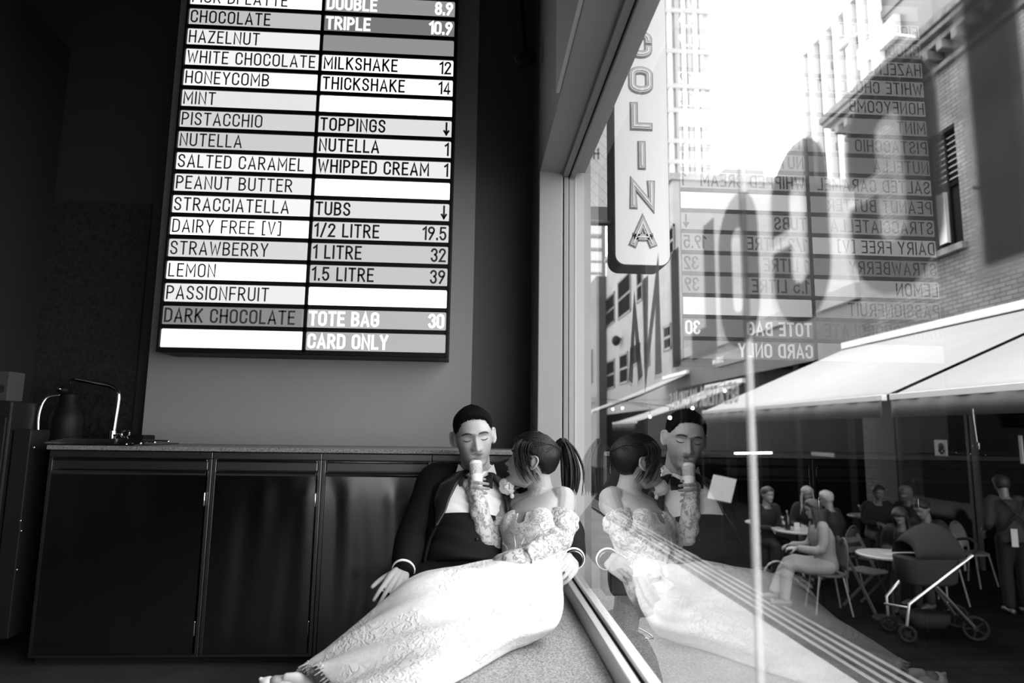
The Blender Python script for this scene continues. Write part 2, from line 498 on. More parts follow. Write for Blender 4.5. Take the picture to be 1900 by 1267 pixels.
# the wall with the window: base below the ledge, pier at the far corner, header above
w = MB().box(0.30, 0.47, YF, YB, 0.0, Z_LEDGE - .03)
w.box(0.44, 0.47, YF, YB, S(-2.12), 0.0)
tag(w.build('wall_right', M_frame), kind='structure')
tag(MB().box(0.285, 0.395, 2.90, YB, 0, 3.75).build('trim_1', M_column, bevel=.004), kind='structure')          # jamb column
zs = S(1.205)
hd = MB(); hd.box(0.286, 0.50, YF, 2.90, zs, 3.75)
tag(hd.build('trim_2', M_header, bevel=.003), kind='structure')
tag(MB().box(0.272, 0.2855, YF, 2.19, zs + .004, 3.70).build('trim_3', M_header_lit), kind='structure')  # near stretch of the header face, its brighter light put into a paler colour
tag(MB().box(0.395, 0.50, 2.93, YB, S(-2.12), 3.75).build('trim_4', M_frame), kind='structure')                      # wall behind the frame
tag(MB().box(0.28, 0.50, YF, -2.3, Z_LEDGE - .03, zs).build('trim_5', M_frame), kind='structure')
# raised grey panel that carries the menu board
tag(MB().box(-1.557, -0.012, 3.20, YB, S(-.08), 3.75).build('trim_6', M_panel, bevel=.003), kind='structure')
# lighter dark wall between the panel and the column
tag(MB().box(-0.0115, 0.2845, 3.268, YB, S(-.08), 3.75).build('trim_12', mat('charcoal_wall_paint', 0.065, 0.7)), kind='structure')
# dark stone backsplash
a, b, c, d = PY(92, 372, 3.262), PY(284, 374, 3.262), PY(245, 822, 3.262), PY(38, 822, 3.262)
tag(MB().box(-2.16, -1.64, 3.262, YB, S(-.08), a.z).build('trim_7', M_backsplash), kind='structure')

# window ledge (granite seat)
lg = MB().box(-0.15, 0.395, -1.2, 2.772, Z_LEDGE - .03, Z_LEDGE)
lg.box(0.285, 0.395, 2.773, 2.898, Z_LEDGE - .03, Z_LEDGE)
lg.box(-0.12, 0.30, -1.18, 2.772, 0, Z_LEDGE - .03)
tag(lg.build('window_ledge', M_granite, bevel=.004), 'low speckled granite ledge that the couple sit on beside the window', 'ledge')

# ------------------------------------------------------------------ window_1
G_glass = glass_mat('window_glass')
win = empty('window_1', (XG, 1.0, Z_LEDGE), kind='structure')
zb, zt = S(-.600), S(1.188)
fr = MB()
fr.box(0.395, 0.424, -2.3, 2.93, Z_LEDGE, zb)                 # inner sill bar
MB().box(0.395, 0.424, -2.3, 2.93, zt, zs).build('head_bar', M_jamb, win, bevel=.003)
MB().box(0.401, 0.4225, 2.905, 2.93, zb, zt).build('jamb_bar', M_jamb, win, bevel=.003)
fr.build('sill_bar', M_alu, win, bevel=.003)
fo = MB().box(0.430, 0.462, -2.3, 2.955, Z_LEDGE - .02, S(-.585))
MB().box(0.430, 0.452, -2.3, 2.955, S(1.18), zs).box(0.430, 0.452, 2.915, 2.955, S(-.585), S(1.18)).build('outer_jamb', M_jamb, win, bevel=.003)
fo.build('outer_frame', M_alu, win, bevel=.003)
MB().box(0.424, 0.430, -2.3, 2.94, Z_LEDGE, S(-.592)).box(0.424, 0.430, -2.3, 2.94, S(1.184), zs).box(0.4235, 0.430, 2.922, 2.94, S(-.6), S(1.19)).build('gasket', M_rubber, win)
YJ = 0.985
MB().add([(XG, YJ, zb - .01), (XG, 2.93, zb - .01), (XG, 2.93, zt + .01), (XG, YJ, zt + .01)], [(0, 1, 2, 3)]).build('glass_pane', G_glass, win)
MB().add([(XG, -2.3, zb - .01), (XG, YJ, zb - .01), (XG, YJ, zt + .01), (XG, -2.3, zt + .01)], [(0, 1, 2, 3)]).build('glass_pane', G_glass, win)
MB().box(XG - .004, XG + .006, YJ - .005, YJ + .005, zb, zt).build('joint', film_mat('clear_silicone', 0.55, 0.35), win)
# pale pier outside the far end of the window
tag(MB().box(0.452, 0.536, 2.957, 3.4, S(-2.12), 4.2).build('trim_8', mat('outer_pier_paint', 0.17, 0.6, var=0.06, scale=6)), kind='structure')

# ------------------------------------------------------------------ lettering on the glass (reads from the street)
M_let = film_mat('grey_window_vinyl', 0.20, 0.67)
M_sh = film_mat('outline_window_vinyl', 0.6, 0.25)
sgn = empty('window_lettering', (XG, 1.0, S(.15)), 'big grey shop name reading PICCOLINA from the street, stuck on the window glass', 'lettering')
seq = [('A', 1.70, .162, .330), ('N', 1.535, .165, .362), ('I', 1.345, .168, .365), ('L', 1.18, .170, .362), ('O', 1.015, .168, .366), ('C', .815, .172, .366), ('C', .622, .172, .364), ('I', .482, .170, .365), ('P', .34, .170, .365)]
for ch, yc, za_, zb_ in seq:              # the word runs away from the lens for a reader out in the street
    hL = zb_ - za_; wd = max(GL[ch][0] * 1.12 * hL, .0)
    def Mr(off, oy=0.0, oz=0.0, yc=yc, wd=wd, z0=S(za_)):
        return lambda x, y, d: (XG + .0012 + off + d, yc - wd / 2 + x + oy, z0 + y + oz)
    b_ = MB(); write(b_, ch, hL, Mr(.0), 0, 0, .285, .0004, sx=1.12)
    L_ = b_.build('letter', M_let, sgn)
    b_ = MB(); write(b_, ch, hL, Mr(.0016, .012, -.008), 0, 0, .31, .0004, sx=1.12); b_.build('drop_outline', M_sh, L_)
nat = empty('window_lettering', (XG, 1.2, S(.05)), 'line of small white GELATERIA NATURALE letters on the window glass below the shop name', 'lettering')
t_ = 'GELATERIA NATURALE'; hN = 0.030
tw = text_width(t_, hN, .3)
b_ = MB(); write(b_, t_, hN, lambda x, y, d: (XG + .001 + d, 1.40 - tw + x, S(.054) + y), 0, 0, .17, .0004, .3)
b_.build('letters', film_mat('white_window_vinyl', 0.85, 0.8), nat)

# ------------------------------------------------------------------ menu board (light box)
bx0, bx1, xd = -1.4265, -0.124, -0.778
rh = 0.1048; z0 = S(.345); NR = 18
board = empty('menu_board', (-0.775, 3.2, z0), 'tall lit menu board listing ice cream flavours and prices on the back wall', 'menu board')
cs = MB().box(bx0, bx1, 3.012, 3.20, z0 - .012, z0 + rh * NR + .01)
cs.box(bx0, bx0 + .010, 2.992, 3.012, z0 - .012, z0 + rh * NR).box(bx1 - .010, bx1, 2.992, 3.012, z0 - .012, z0 + rh * NR).box(xd - .007, xd + .007, 2.996, 3.012, z0, z0 + rh * NR)
for i in range(NR + 1):
    cs.box(bx0, bx1, 2.996, 3.012, z0 + rh * i - .0095, z0 + rh * i + .0095)
cs.build('case', M_black, board)
def lin(d): return d ** 2.2
LT = ['', 'DARK CHOCOLATE', 'PASSIONFRUIT', 'LEMON', 'STRAWBERRY', 'DAIRY FREE [V]', 'STRACCIATELLA', 'PEANUT BUTTER', 'SALTED CARAMEL', 'NUTELLA', 'PISTACCHIO', 'MINT', 'HONEYCOMB', 'WHITE CHOCOLATE', 'HAZELNUT', 'CHOCOLATE', 'FIOR DI LATTE', '']
LG = [1.0, .52, .93, 1.15, .85, 1.2, .97, .93, .98, .80, .83, .90, 1.0, .97, .94, .75, 1.05, .9]
RT = [('CARD ONLY', ''), ('TOTE BAG', '30'), ('', ''), ('1.5 LITRE', '39'), ('1 LITRE', '32'), ('1/2 LITRE', '19.5'), ('TUBS', '~'), ('', ''), ('WHIPPED CREAM', '1'), ('NUTELLA', '1'), ('TOPPINGS', '~'), ('', ''), ('THICKSHAKE', '14'), ('MILKSHAKE', '12'), ('', ''), ('TRIPLE', '10.9'), ('DOUBLE', '8.9'), ('SINGLE', '7.1')]
RG = [.70, .71, 1.3, .77, .78, .85, .88, 1.25, .93, .93, .88, 1.35, 1.1, 1.08, .57, .47, .58, .58]
M_ink = mat('dark_grey_ink', 0.045, 0.6); M_ink2 = mat('black_ink', 0.012, 0.6); M_inkw = emis('white_lit_letters', 1.0, 2.2)
pm = {}
for i in range(NR):
    for side in (0, 1):
        g = (LG if side == 0 else RG)[i]
        key = round(g, 2)
        if key not in pm: pm[key] = emis('lit_acrylic_%d' % int(key * 100), 1.0, lin(g) * (1.0 if g <= 1 else 1.15))
        x0, x1 = (bx0 + .011, xd - .008) if side == 0 else (xd + .008, bx1 - .011)
        p = MB().box(x0, x1, 2.9985, 3.012, z0 + rh * i + .0095, z0 + rh * (i + 1) - .0095).build('menu_panel', pm[key], board, bevel=.006)
        zt_ = z0 + rh * i + .0238; h = .0575
        b_ = MB(); mm = M_ink if side == 0 else M_ink2; st = .122 if side == 0 else .155
        if side == 1 and g in (.70, .71, .47, .58): mm = M_inkw; st = .19
        if side == 0 and g == .52: st = .15
        if side == 0 and i == 15: st = .135
        Mt = lambda x, y, d: (x, 2.998 - d, zt_ + y)
        if side == 0:
            words = [(LT[i], x0 + .014, 1.05)] if LT[i] else []
        else:
            a_, c_ = RT[i]
            words = [(a_, x0 + .014, 1.03)] if a_ else []
            if c_:
                b2 = MB(); write(b2, c_, h, Mt, x1 - .014 - text_width(c_, h), 0, st, .001); b2.build('price', mm, p)
        for s_, xw, sx_ in words:          # each word of a line is a piece of its own
            for wd_ in s_.split(' '):
                b_ = MB(); xw = write(b_, wd_, h, Mt, xw, 0, st, .001, .29, sx_) + (GL[' '][0] * sx_ + .29) * h
                b_.build('lettering', mm, p)

# ------------------------------------------------------------------ counter and cabinets
YC = 2.79
ct = MB().box(-1.72, 0.283, YC - .012, 3.275, S(-.098), S(-.080))
tag(ct.build('counter_top', M_granite_dark, bevel=.003), 'thin granite counter top running along the back wall above steel cabinets', 'counter')
zA, zBn, zC, zD, zE = S(-.100), S(-.128), S(-.190), S(-.890), S(-.932)
def wavy(x0, x1, z0_, z1_, y, amp, seed, n=40):
    b = MB(); rng = random.Random(seed); ph = [rng.random() * 6 for _ in range(8)]
    nz = 24
    for j in range(nz + 1):
        for i in range(n + 1):
            u, v = i / n, j / nz
            e = min(u, 1 - u, v, 1 - v); e = min(1, e * 8)
            d = math.sin(u * 15 + 1.6 * math.sin(v * 2.4 + ph[0]) + ph[1]) * .55 + math.sin(u * 26 - 1.2 * math.sin(v * 3 + ph[2]) + ph[3]) * .25 + math.sin(u * 5 + v * 1.5 + ph[4]) * .8
            b.v.append((x0 + (x1 - x0) * u, y - .001 + amp * d * e, z0_ + (z1_ - z0_) * v))
    for j in range(nz):
        for i in range(n):
            a = j * (n + 1) + i; b.f.append((a, a + 1, a + n + 2, a + n + 1))
    return b
units = [(-1.715, -1.066, 'leftmost steel cabinet under the sink with its wide flat door', 2), (-1.066, -.622, 'middle steel cabinet with a narrow door between the sink cabinet and the streaked one', 5), (-.622, -.168, 'steel cabinet with bright streaks shining on its door beside the man in the tuxedo', 9), (-.168, .282, 'steel cabinet hidden behind the couple at the window end of the counter', 4)]
for k, (x0, x1, lb, sd) in enumerate(units):
    cb = empty('steel_cabinet', ((x0 + x1) / 2, 3.0, 0), lb, 'cabinet', 'steel cabinets under the counter')
    f_ = MB().box(x0 + .001, x1 - .001, YC + .022, 3.27, zE + .03, zA)
    f_.box(x0 + .001, x1 - .001, YC + .004, YC + .022, zBn, zA - .001)
    f_.box(x0 + .001, x0 + .016, YC + .004, YC + .022, zD, zBn).box(x1 - .016, x1 - .001, YC + .004, YC + .022, zD, zBn)
    f_.box(x0 + .001, x1 - .001, YC + .004, YC + .022, zD - .012, zD)
    f_.build('body', M_steel_frame, cb, bevel=.002)
    MB().box(x0 + .018, x1 - .018, YC + .006, YC + .020, zC + .016, zBn - .010).build('drawer_front', M_steel_frame, cb, bevel=.003)
    MB().box(x0 + .018, x1 - .018, YC - .004, YC + .006, zBn - .010, zBn - .003).build('top_lip', M_steel, cb, bevel=.002)
    db = wavy(x0 + .02, x1 - .02, zD + .004, zC, YC - .004, .0016, sd)
    # door edge returns and the folded finger pull along its top
    n0 = len(db.v)
    db.box(x0 + .02, x1 - .02, YC, YC + .018, zD + .004, zC - .002)
    d_ = db.build('door', M_steel, cb, smooth=False)
    d_.data.polygons.foreach_set('use_smooth', [i < 960 for i in range(len(d_.data.polygons))])
    hp = MB(); hp.loft([[(x, YC - .004, zC - .006), (x, YC - .010, zC + .004), (x, YC - .004, zC + .011), (x, YC + .014, zC + .013), (x, YC + .014, zC - .002)] for x in (x0 + .02, x1 - .02)]); hp.build('finger_pull', M_steel_bright, d_, bevel=.001)
    for zz in (zC - .10, zD + .10):
        hg = MB().tube([(x1 - .018, YC - .006, zz - .025), (x1 - .018, YC - .006, zz + .025)], .0035, 8); hg.build('hinge', M_steel_bright, d_, smooth=True)
    MB().box(x0 + .001, x1 - .001, YC + .05, YC + .08, 0.0, zE + .03).build('plinth', M_recess, cb)

# sink with its rolled steel rim, tap, dispenser
sk = empty('sink', (-1.55, 3.0, S(-.08)), 'steel sink drainer with ribbed edge set into the far left end of the counter', 'sink')
b_ = MB()
for k in range(4):
    b_.tube([(-1.735, 2.80 + k * .035, S(-.072) - .0 + k * .004), (-1.42 + .04 * k, 2.80 + k * .035, S(-.074) + k * .004)], .007, 8)
b_.build('drainer_ribs', M_steel_bright, sk, smooth=True)
MB().box(-1.74, -1.38, 2.79, 3.2, S(-.0795), S(-.074)).build('drainer', M_steel, sk, bevel=.002)
MB().lathe((-1.60, 3.03, S(-.0735)), [(.012, 0), (.15, .004), (.155, .009), (.145, .006), (.02, .001)], 32).build('bowl_rim', M_steel_bright, sk, smooth=True)
M_chrome = mat('chrome', 0.7, 0.08, metal=1.0)
yt = 3.12
tap = empty('tap', tuple(PY(208, 828, yt)), 'tall chrome tap with a bent spout arching over the sink', 'tap')
P = lambda x, y: PY(x, y, yt)
b0 = P(206, 828)
MB().lathe(b0, [(.026, 0), (.026, .008), (.018, .012), (.018, .07), (.012, .074)], 20).build('tap_base', M_chrome, tap, smooth=False)
MB().tube([P(210, 808), P(214, 780), P(219, 748), P(220, 732), P(215, 722), P(205, 716), P(180, 711), P(143, 704)], .0105, 12, smooth=4).build('spout', M_chrome, tap, smooth=True)
MB().tube([P(138, 704), P(131, 705), P(130, 712)], .006, 8, smooth=2).build('nozzle', M_black, tap, smooth=True)
MB().tube([b0 + Vector((.014, -.01, .05)), b0 + Vector((.05, -.03, .055))], .006, 8).build('lever', M_chrome, tap, smooth=True)
sp = PY(233, 831, 3.08)
so = empty('soap_dispenser', tuple(sp), 'small soap pump with a round chrome ring beside the tap', 'soap dispenser')
MB().lathe(sp, [(.012, 0), (.012, .02), (.008, .024), (.008, .05)], 14).build('stem', M_chrome, so, smooth=True)
bb = MB(); c_ = PY(233, 805, 3.08)
for k in range(24):
    pass
ringp = [c_ + Vector((.017 * math.cos(a), 0, .017 * math.sin(a))) for a in [2 * PI * k / 24 for k in range(25)]]
MB().tube(ringp, .0045, 8, caps=False).build('ring', M_chrome, so, smooth=True)
q = PY(262, 812, 3.1)
tag(MB().box(q.x - .03, q.x + .035, 3.06, 3.16, S(-.08), q.z + .012).build('sponge_holder', M_black, bevel=.006), 'black caddy lying between the soap pump and the grey panel', 'caddy')
# tall dark pump flask at the left end of the counter
p0 = PY(118, 830, 2.98); p0.z = S(-.0735)
fl = empty('vacuum_flask', tuple(p0), 'black pump flask with a shiny handle at the left end of the counter', 'flask')
MB().lathe(p0, [(.058, 0), (.064, .01), (.064, .10), (.056, .135), (.036, .17), (.034, .205), (.030, .215)], 24).build('body', M_black, fl, smooth=True)
MB().tube([p0 + Vector((-.03, -.01, .205)), p0 + Vector((-.075, -.03, .19)), p0 + Vector((-.092, -.04, .12)), p0 + Vector((-.085, -.04, .02))], .007, 8, smooth=5).build('handle', M_steel_bright, fl, smooth=True)
MB().ball(p0 + Vector((-.008, -.03, .225)), (.026, .03, .018)).build('pump_head', M_black, fl, smooth=True)
MB().tube([p0 + Vector((-.02, -.05, .232)), p0 + Vector((.0, -.07, .228))], .006, 8).build('spout', M_chrome, fl, smooth=True)

# ------------------------------------------------------------------ left side: tall dark unit, appliance with a box
tc = PY(92, 52, 3.0)
tu = empty('tall_cabinet', (tc.x - .4, 2.5, 0), 'tall black cabinet standing against the left wall beyond the counter end', 'cabinet')
# its right side meets the picture along (92,52) - (10,690)
xr = -2.12
MB().box(XL + .02, xr, 2.2, 3.27, 0, PX(92, 52, xr).z).build('body', mat('matt_black_laminate', 0.010, 0.55), tu, bevel=.004)
MB().box(xr, xr + .006, 2.23, 2.70, .3, PX(92, 52, xr).z - .06).build('door', mat('black_door_laminate', 0.012, 0.5), tu, bevel=.002)
ap = empty('ice_machine', (-1.99, 2.85, 0), 'dark grey metal appliance with exposed screws at the far left end', 'appliance')
MB().box(-2.11, -1.875, 2.782, 2.95, 0.06, S(.095)).build('body', mat('dark_appliance_paint', 0.012, 0.45, metal=.3), ap, bevel=.006)
MB().box(-2.105, -1.885, 2.772, 2.782, .35, S(.03)).build('front_panel', mat('appliance_panel', 0.014, 0.4, metal=.4), ap, bevel=.003)
MB().box(-1.868, -1.80, 2.80, 2.95, 0.10, S(-.02)).build('side_panel', mat('appliance_side', 0.018, 0.45, metal=.4), ap, bevel=.003)
for (px, py) in [(62, 830), (37, 966), (30, 1057), (38, 985)]:
    s_ = PY(px, py, 2.770)
    MB().lathe(s_ + Vector((0, .003, 0)), [(.0055, 0), (.005, .003), (.002, .0045)], 12, axis=(0, -1, 0)).build('screw', M_steel_bright, ap, smooth=True)
for xx in (-2.07, -1.92): MB().box(xx - .02, xx + .02, 2.80, 2.84, 0, .06).build('foot', M_black, ap)
bxm = mat('brown_cardboard', 0.04, 0.8, var=.1, scale=10)
cbx = empty('cardboard_box', (-1.98, 2.85, S(.0955)), 'grey cardboard carton with a tape strip lying on the dark appliance', 'box')
zbx = PY(70, 690, 2.79).z
MB().box(-2.10, -1.90, 2.785, 2.88, S(.0955), zbx).build('carton', bxm, cbx, bevel=.004)
MB().box(-2.06, -2.03, 2.7835, 2.785, S(.12), zbx - .01).build('tape', mat('dark_tape', 0.03, 0.4), cbx)
MB().box(-1.955, -1.915, 2.7835, 2.785, S(.13), S(.16)).build('sticker', mat('dark_sticker', 0.015, 0.4), cbx)

# dark spotlight on the column edge
lp = PY(985, 116, 2.86)
sl = empty('spotlight', tuple(lp), 'small black spotlight fixed high on the dark wall next to the pale column', 'light fitting')
MB().lathe(lp + Vector((-.03, -.03, 0)), [(.026, -.045), (.036, -.03), (.036, .035), (.03, .045)], 20, axis=(1, -.6, .1)).build('head', M_black, sl, smooth=True)
MB().tube([lp + Vector((-.02, 0, .02)), PY(972, 60, 3.02), PY(968, 0, 3.1), PY(966, -60, 3.26)], .009, 8).build('arm', M_black, sl, smooth=True)
# ================================================================== the lane outside
XF = 8.3                       # building line across the lane
ZG = S(-2.12)                  # street level
M_asph = brick_mat('dark_lane_paving', .0045, .0035, .002, axis='XY', bw=.4, bh=.2, var=.35)
M_foot = mat('pale_footpath', .165, .75, spec=.2, var=.15, scale=3, bump=.08, bscale=120)
M_strip = mat('pale_tactile_strip', .085, .6, var=.1, scale=9)
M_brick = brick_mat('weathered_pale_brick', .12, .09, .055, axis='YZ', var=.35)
M_stone = mat('weathered_cornice_stone', .075, .85, var=.55, scale=5, bump=.4, bscale=18, detail=6)
M_white_wall = brick_mat('white_painted_brick', .145, .14, .12, axis='XZ', bw=.5, bh=.25, var=.08)
M_left_wall = mat('pale_rendered_wall', .20, .8, var=.12, scale=1.2)
M_grey_fascia = mat('grey_render', .035, .7, var=.3, scale=2.5)
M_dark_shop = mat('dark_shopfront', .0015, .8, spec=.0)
M_dark_wood = mat('dark_sash_paint', .004, .8, spec=.02)
M_pane = mat('dark_window_glass', .010, .5, spec=.0)
tag(MB().box(.50, 3.40, -6, 60, ZG - .1, ZG).build('footpath', M_foot), kind='structure')
tag(MB().box(3.40, XF + 3.5, -6, 90, ZG - .1, ZG - .004).build('road', M_asph), kind='structure')
for k in range(4):
    x = 3.52 + .128 * k
    tag(MB().box(x, x + .055, -2, 40, ZG - .004, ZG + .006).build('trim_9', M_strip), kind='structure')
for k, (x0, y0, w, d) in enumerate([(2.5, 2.65, .6, .09), (2.45, 2.1, .66, .09)]):
    tag(MB().box(x0, x0 + w, y0, y0 + d, ZG, ZG + .004).build('trim_10', M_strip), kind='structure')
tag(MB().box(2.0, 2.02, .5, 3.8, ZG, ZG + .002).build('trim_11', mat('paving_joint', .05, .8)), kind='structure')
# the shop's own front further along the lane
tag(MB().box(.30, .50, 3.4, 40, ZG, 5.5).build('wall_outside', M_grey_fascia), kind='structure')

for m_ in (M_asph, M_brick, M_white_wall): m_.node_tree.nodes['Principled BSDF'].inputs['Specular IOR Level'].default_value = .01
# ------------------------------------------------------------------ brick building across the lane
yA = PX(1597, 560, XF).y
zAc = PX(1546, 222, XF - .42).z          # underside of the cornice
z_sh = S(1.63)                            # top of the shopfront zone
bA = empty('brick_building', (XF, 7, ZG), 'old pale brick building across the lane with a heavy dark cornice and louvred window', 'building')
w0, w1 = PX(1776, 300, XF).y, PX(1714, 300, XF).y
wz0, wz1 = PX(1745, 466, XF).z, PX(1745, 243, XF).z
mb = MB()
mb.box(XF, XF + 5, 3.0, w0, z_sh, zAc + .3).box(XF, XF + 5, w1, yA, z_sh, zAc + .3).box(XF, XF + 5, w0, w1, z_sh, wz0).box(XF, XF + 5, w0, w1, wz1, zAc + .3).box(XF + .5, XF + 5, w0, w1, wz0, wz1)
mb.build('wall', M_brick, bA)
co = MB()
for dz, ex, hh in ((0, .42, .10), (.10, .48, .14), (.24, .40, .10), (-.12, .30, .12), (-.45, .10, .10)):
    co.box(XF - ex, XF + .2, 2.5, yA + ex * .9, zAc + dz, zAc + dz + hh)
yy = 3.2
while yy < yA: co.box(XF - .34, XF, yy, yy + .14, zAc - .30, zAc - .12); yy += .36
co.build('cornice', M_stone, bA, bevel=.02)
wf_ = MB(); fx = XF + .12
for z_ in (wz0, wz1 - .07, lerp(wz0, wz1, .52)): wf_.box(fx, fx + .08, w0, w1, z_, z_ + .07)
for y_ in (w0, w1 - .06, (w0 + w1) / 2 - .03): wf_.box(fx, fx + .08, y_, y_ + .06, wz0, wz1)
wfo = wf_.build('window_frame', M_dark_wood, bA, bevel=.006)
lv = MB(); zl = lerp(wz0, wz1, .58)
while zl < wz1 - .12: lv.hexa([(fx + .01, w0 + .06, zl), (fx + .07, w0 + .06, zl + .05), (fx + .07, w1 - .06, zl + .05), (fx + .01, w1 - .06, zl), (fx + .01, w0 + .06, zl + .012), (fx + .07, w0 + .06, zl + .062), (fx + .07, w1 - .06, zl + .062), (fx + .01, w1 - .06, zl + .012)]); zl += .11
lv.build('louvres', mat('grey_louvre', .13, .5), wfo)
MB().box(fx + .05, fx + .06, w0, w1, wz0, wz1).build('pane', M_pane, wfo)
MB().box(fx - .02, fx + .05, (w0 + w1) / 2 + .1, w1 - .1, wz0 + .15, lerp(wz0, wz1, .5)).build('blind', mat('pale_blind', .35, .7), wfo)
MB().box(XF - .10, XF + .1, w0 - .08, w1 + .08, wz0 - .12, wz0).build('window_sill', M_stone, bA, bevel=.01)
cp = PX(1816, 348, XF - .02); MB().tube([cp, cp + V((-.08, 0, 0))], .035, 12).build('wall_pipe', M_black, bA, smooth=True)
pA = [(1605, 1664, 'p')]
yp0, yp1 = PX(1664, 850, XF).y, PX(1606, 850, XF).y
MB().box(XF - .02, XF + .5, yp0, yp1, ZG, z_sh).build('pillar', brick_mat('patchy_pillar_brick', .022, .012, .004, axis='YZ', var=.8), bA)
MB().box(XF - .06, XF + .06, 3.0, yA, z_sh - .35, z_sh).build('shop_fascia', M_grey_fascia, bA)
for px in (1672, 1803, 1812):
    q = PX(px, 900, XF + .02); MB().box(XF, XF + .08, q.y - .03, q.y + .03, ZG, z_sh - .35).build('door_post', mat('dark_door_post', .03, .4), bA)
MB().box(XF + .04, XF + .05, 3.0, yp0 - .06, ZG + .5, z_sh - .35).build('shop_window', glass_mat('shop_window_glass', 1.5, .8, .35), bA)
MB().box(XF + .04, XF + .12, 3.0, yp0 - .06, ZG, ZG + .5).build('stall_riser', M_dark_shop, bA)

# low building next to it, and its shop
zD = PX(1389, 602, XF).z; yC_ = 26.3
bD = empty('low_building', (XF, 15, ZG), 'low grey building with a pale parapet between the brick one and the white block', 'building')
MB().box(XF, XF + 4, yA, yC_, zD - 1.5, zD - .38).build('upper_wall', M_grey_fascia, bD)
MB().box(XF - .10, XF + 4, yA + .02, yC_, zD - .38, zD).build('parapet', mat('pale_parapet', .13, .8, var=.2, scale=2), bD, bevel=.02)
MB().box(XF - .04, XF, PX(1384, 650, XF).y, PX(1330, 665, XF).y, zD - 1.05, zD - .62).build('signboard', mat('dark_signboard', .035, .5), bD)
b_ = MB(); zz = zD - .92
y0_ = PX(1384, 650, XF).y + .25
write(b_, 'NATURALE', .17, lambda x, y, d: (XF - .045 - d, y0_ + 2.4 - x, zz + y), 0, 0, .18, .01, .3); b_.build('sign_letters', mat('white_sign_paint', .5, .6), bD)
MB().box(XF + .2, XF + .3, yA, yC_, ZG, zD - 1.5).build('shop_glass', M_dark_shop, bD)
for yk in np.linspace(yA + .6, yC_ - .6, 6): MB().box(XF - .02, XF + .2, yk - .14, yk + .14, ZG, zD - 1.5).build('shop_pier', M_dark_wood, bD)
# white block behind
zC_ = PX(1257, 322, XF).z
bC = empty('white_building', (XF, 26, ZG), 'tall white painted building beyond the low grey one, with small dark sash windows', 'building')
MB().box(XF + .3, XF + 14, yC_, yC_ + 14, ZG, zC_).build('wall', M_white_wall, bC)
MB().box(XF, XF + .3, yC_, yC_ + 14, zD - 2.2, zC_).build('lane_wall', M_left_wall, bC)
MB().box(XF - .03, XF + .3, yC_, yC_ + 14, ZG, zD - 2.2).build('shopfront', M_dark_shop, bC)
MB().box(XF - .12, XF + 14, yC_ - .12, yC_ + 14, zC_, zC_ + .30).build('coping', mat('grey_coping', .16, .8, var=.3, scale=4), bC, bevel=.02)
MB().box(XF + 2.4, XF + 4.2, yC_ + .3, yC_ + 2, zC_ + .3, zC_ + .75).build('roof_box', M_left_wall, bC)
MB().box(XF + 9, XF + 10.6, yC_ + .3, yC_ + 2, zC_ + .3, zC_ + .9).build('roof_box', M_left_wall, bC)
for (xa, ya, xb, yb) in [(1124, 548, 1141, 604), (1147, 512, 1171, 586), (1182, 498, 1193, 560), (1232, 602, 1247, 650), (1126, 668, 1141, 722), (1150, 655, 1166, 712), (1196, 632, 1206, 680), (1240, 420, 1252, 475)]:
    ym = (ya + yb) / 2
    A_, B_ = PX(xb, ym, XF), PX(xa, ym, XF); zc = A_.z; zb0 = PX((xa + xb) / 2, yb, XF).z; zb1 = PX((xa + xb) / 2, ya, XF).z
    f_ = MB(); t = .12
    f_.box(XF - .04, XF + .02, A_.y, B_.y, zb0, zb0 + t).box(XF - .04, XF + .02, A_.y, B_.y, zb1 - t, zb1).box(XF - .04, XF + .02, A_.y, A_.y + t, zb0, zb1).box(XF - .04, XF + .02, B_.y - t, B_.y, zb0, zb1).box(XF - .035, XF + .01, A_.y, B_.y, (zb0 + zb1) / 2 - .06, (zb0 + zb1) / 2 + .06)
    w_ = f_.build('window', mat('dark_sash', .03, .5), bC); MB().box(XF - .02, XF + .005, A_.y, B_.y, zb0, zb1).build('pane', M_pane, w_)
lmp = PX(1143, 632, XF - .3)
MB().tube([lmp + V((.3, 0, .1)), lmp + V((.05, 0, .12)), lmp], .06, 8, smooth=3).ball(lmp, (.25, .25, .3)).build('wall_lamp', M_black, bC, smooth=True)
# far end of the lane
bG = empty('dark_building', (XF - .3, 40, ZG), 'narrow dark building at the far end of the lane left of the white one', 'building')
MB().box(XF - .6, XF + 8, yC_ + 14.2, 50, ZG, PX(1100, 520, XF - .6).z).build('wall', mat('dark_far_wall', .045, .8, var=.5, scale=.5), bG)
for k in range(4):
    y_ = yC_ + 15.5 + k * 3; MB().box(XF - .66, XF - .6, y_, y_ + 1.1, S(3.2), S(5.4)).build('window', M_pane, bG)
MB().box(XF - 1.6, XF - .6, yC_ + 14.2, 48, S(1.9), S(2.15)).build('canopy', mat('grey_far_canopy', .12, .7), bG)
bH = empty('balcony_tower', (10, 75, ZG), 'distant tower with stacked white balconies seen between the pier and the hanging sign', 'building')
hA, hB = PY(1090, 400, 75), PY(1113, 400, 75); hC = PY(1125, 400, 75)
MB().box(hA.x - 1, hC.x, 75.5, 84, ZG, PY(1100, 388, 75).z).build('tower_body', mat('grey_tower_wall', .10, .7), bH)
z_ = S(9)
for k, py in enumerate((409, 430, 455, 479, 500, 522)):
    q = PY(1100, py, 75); MB().box(hA.x, hB.x, 74, 75.5, q.z - .55, q.z + .55).build('balcony', mat('white_balcony', .33, .7), bH)
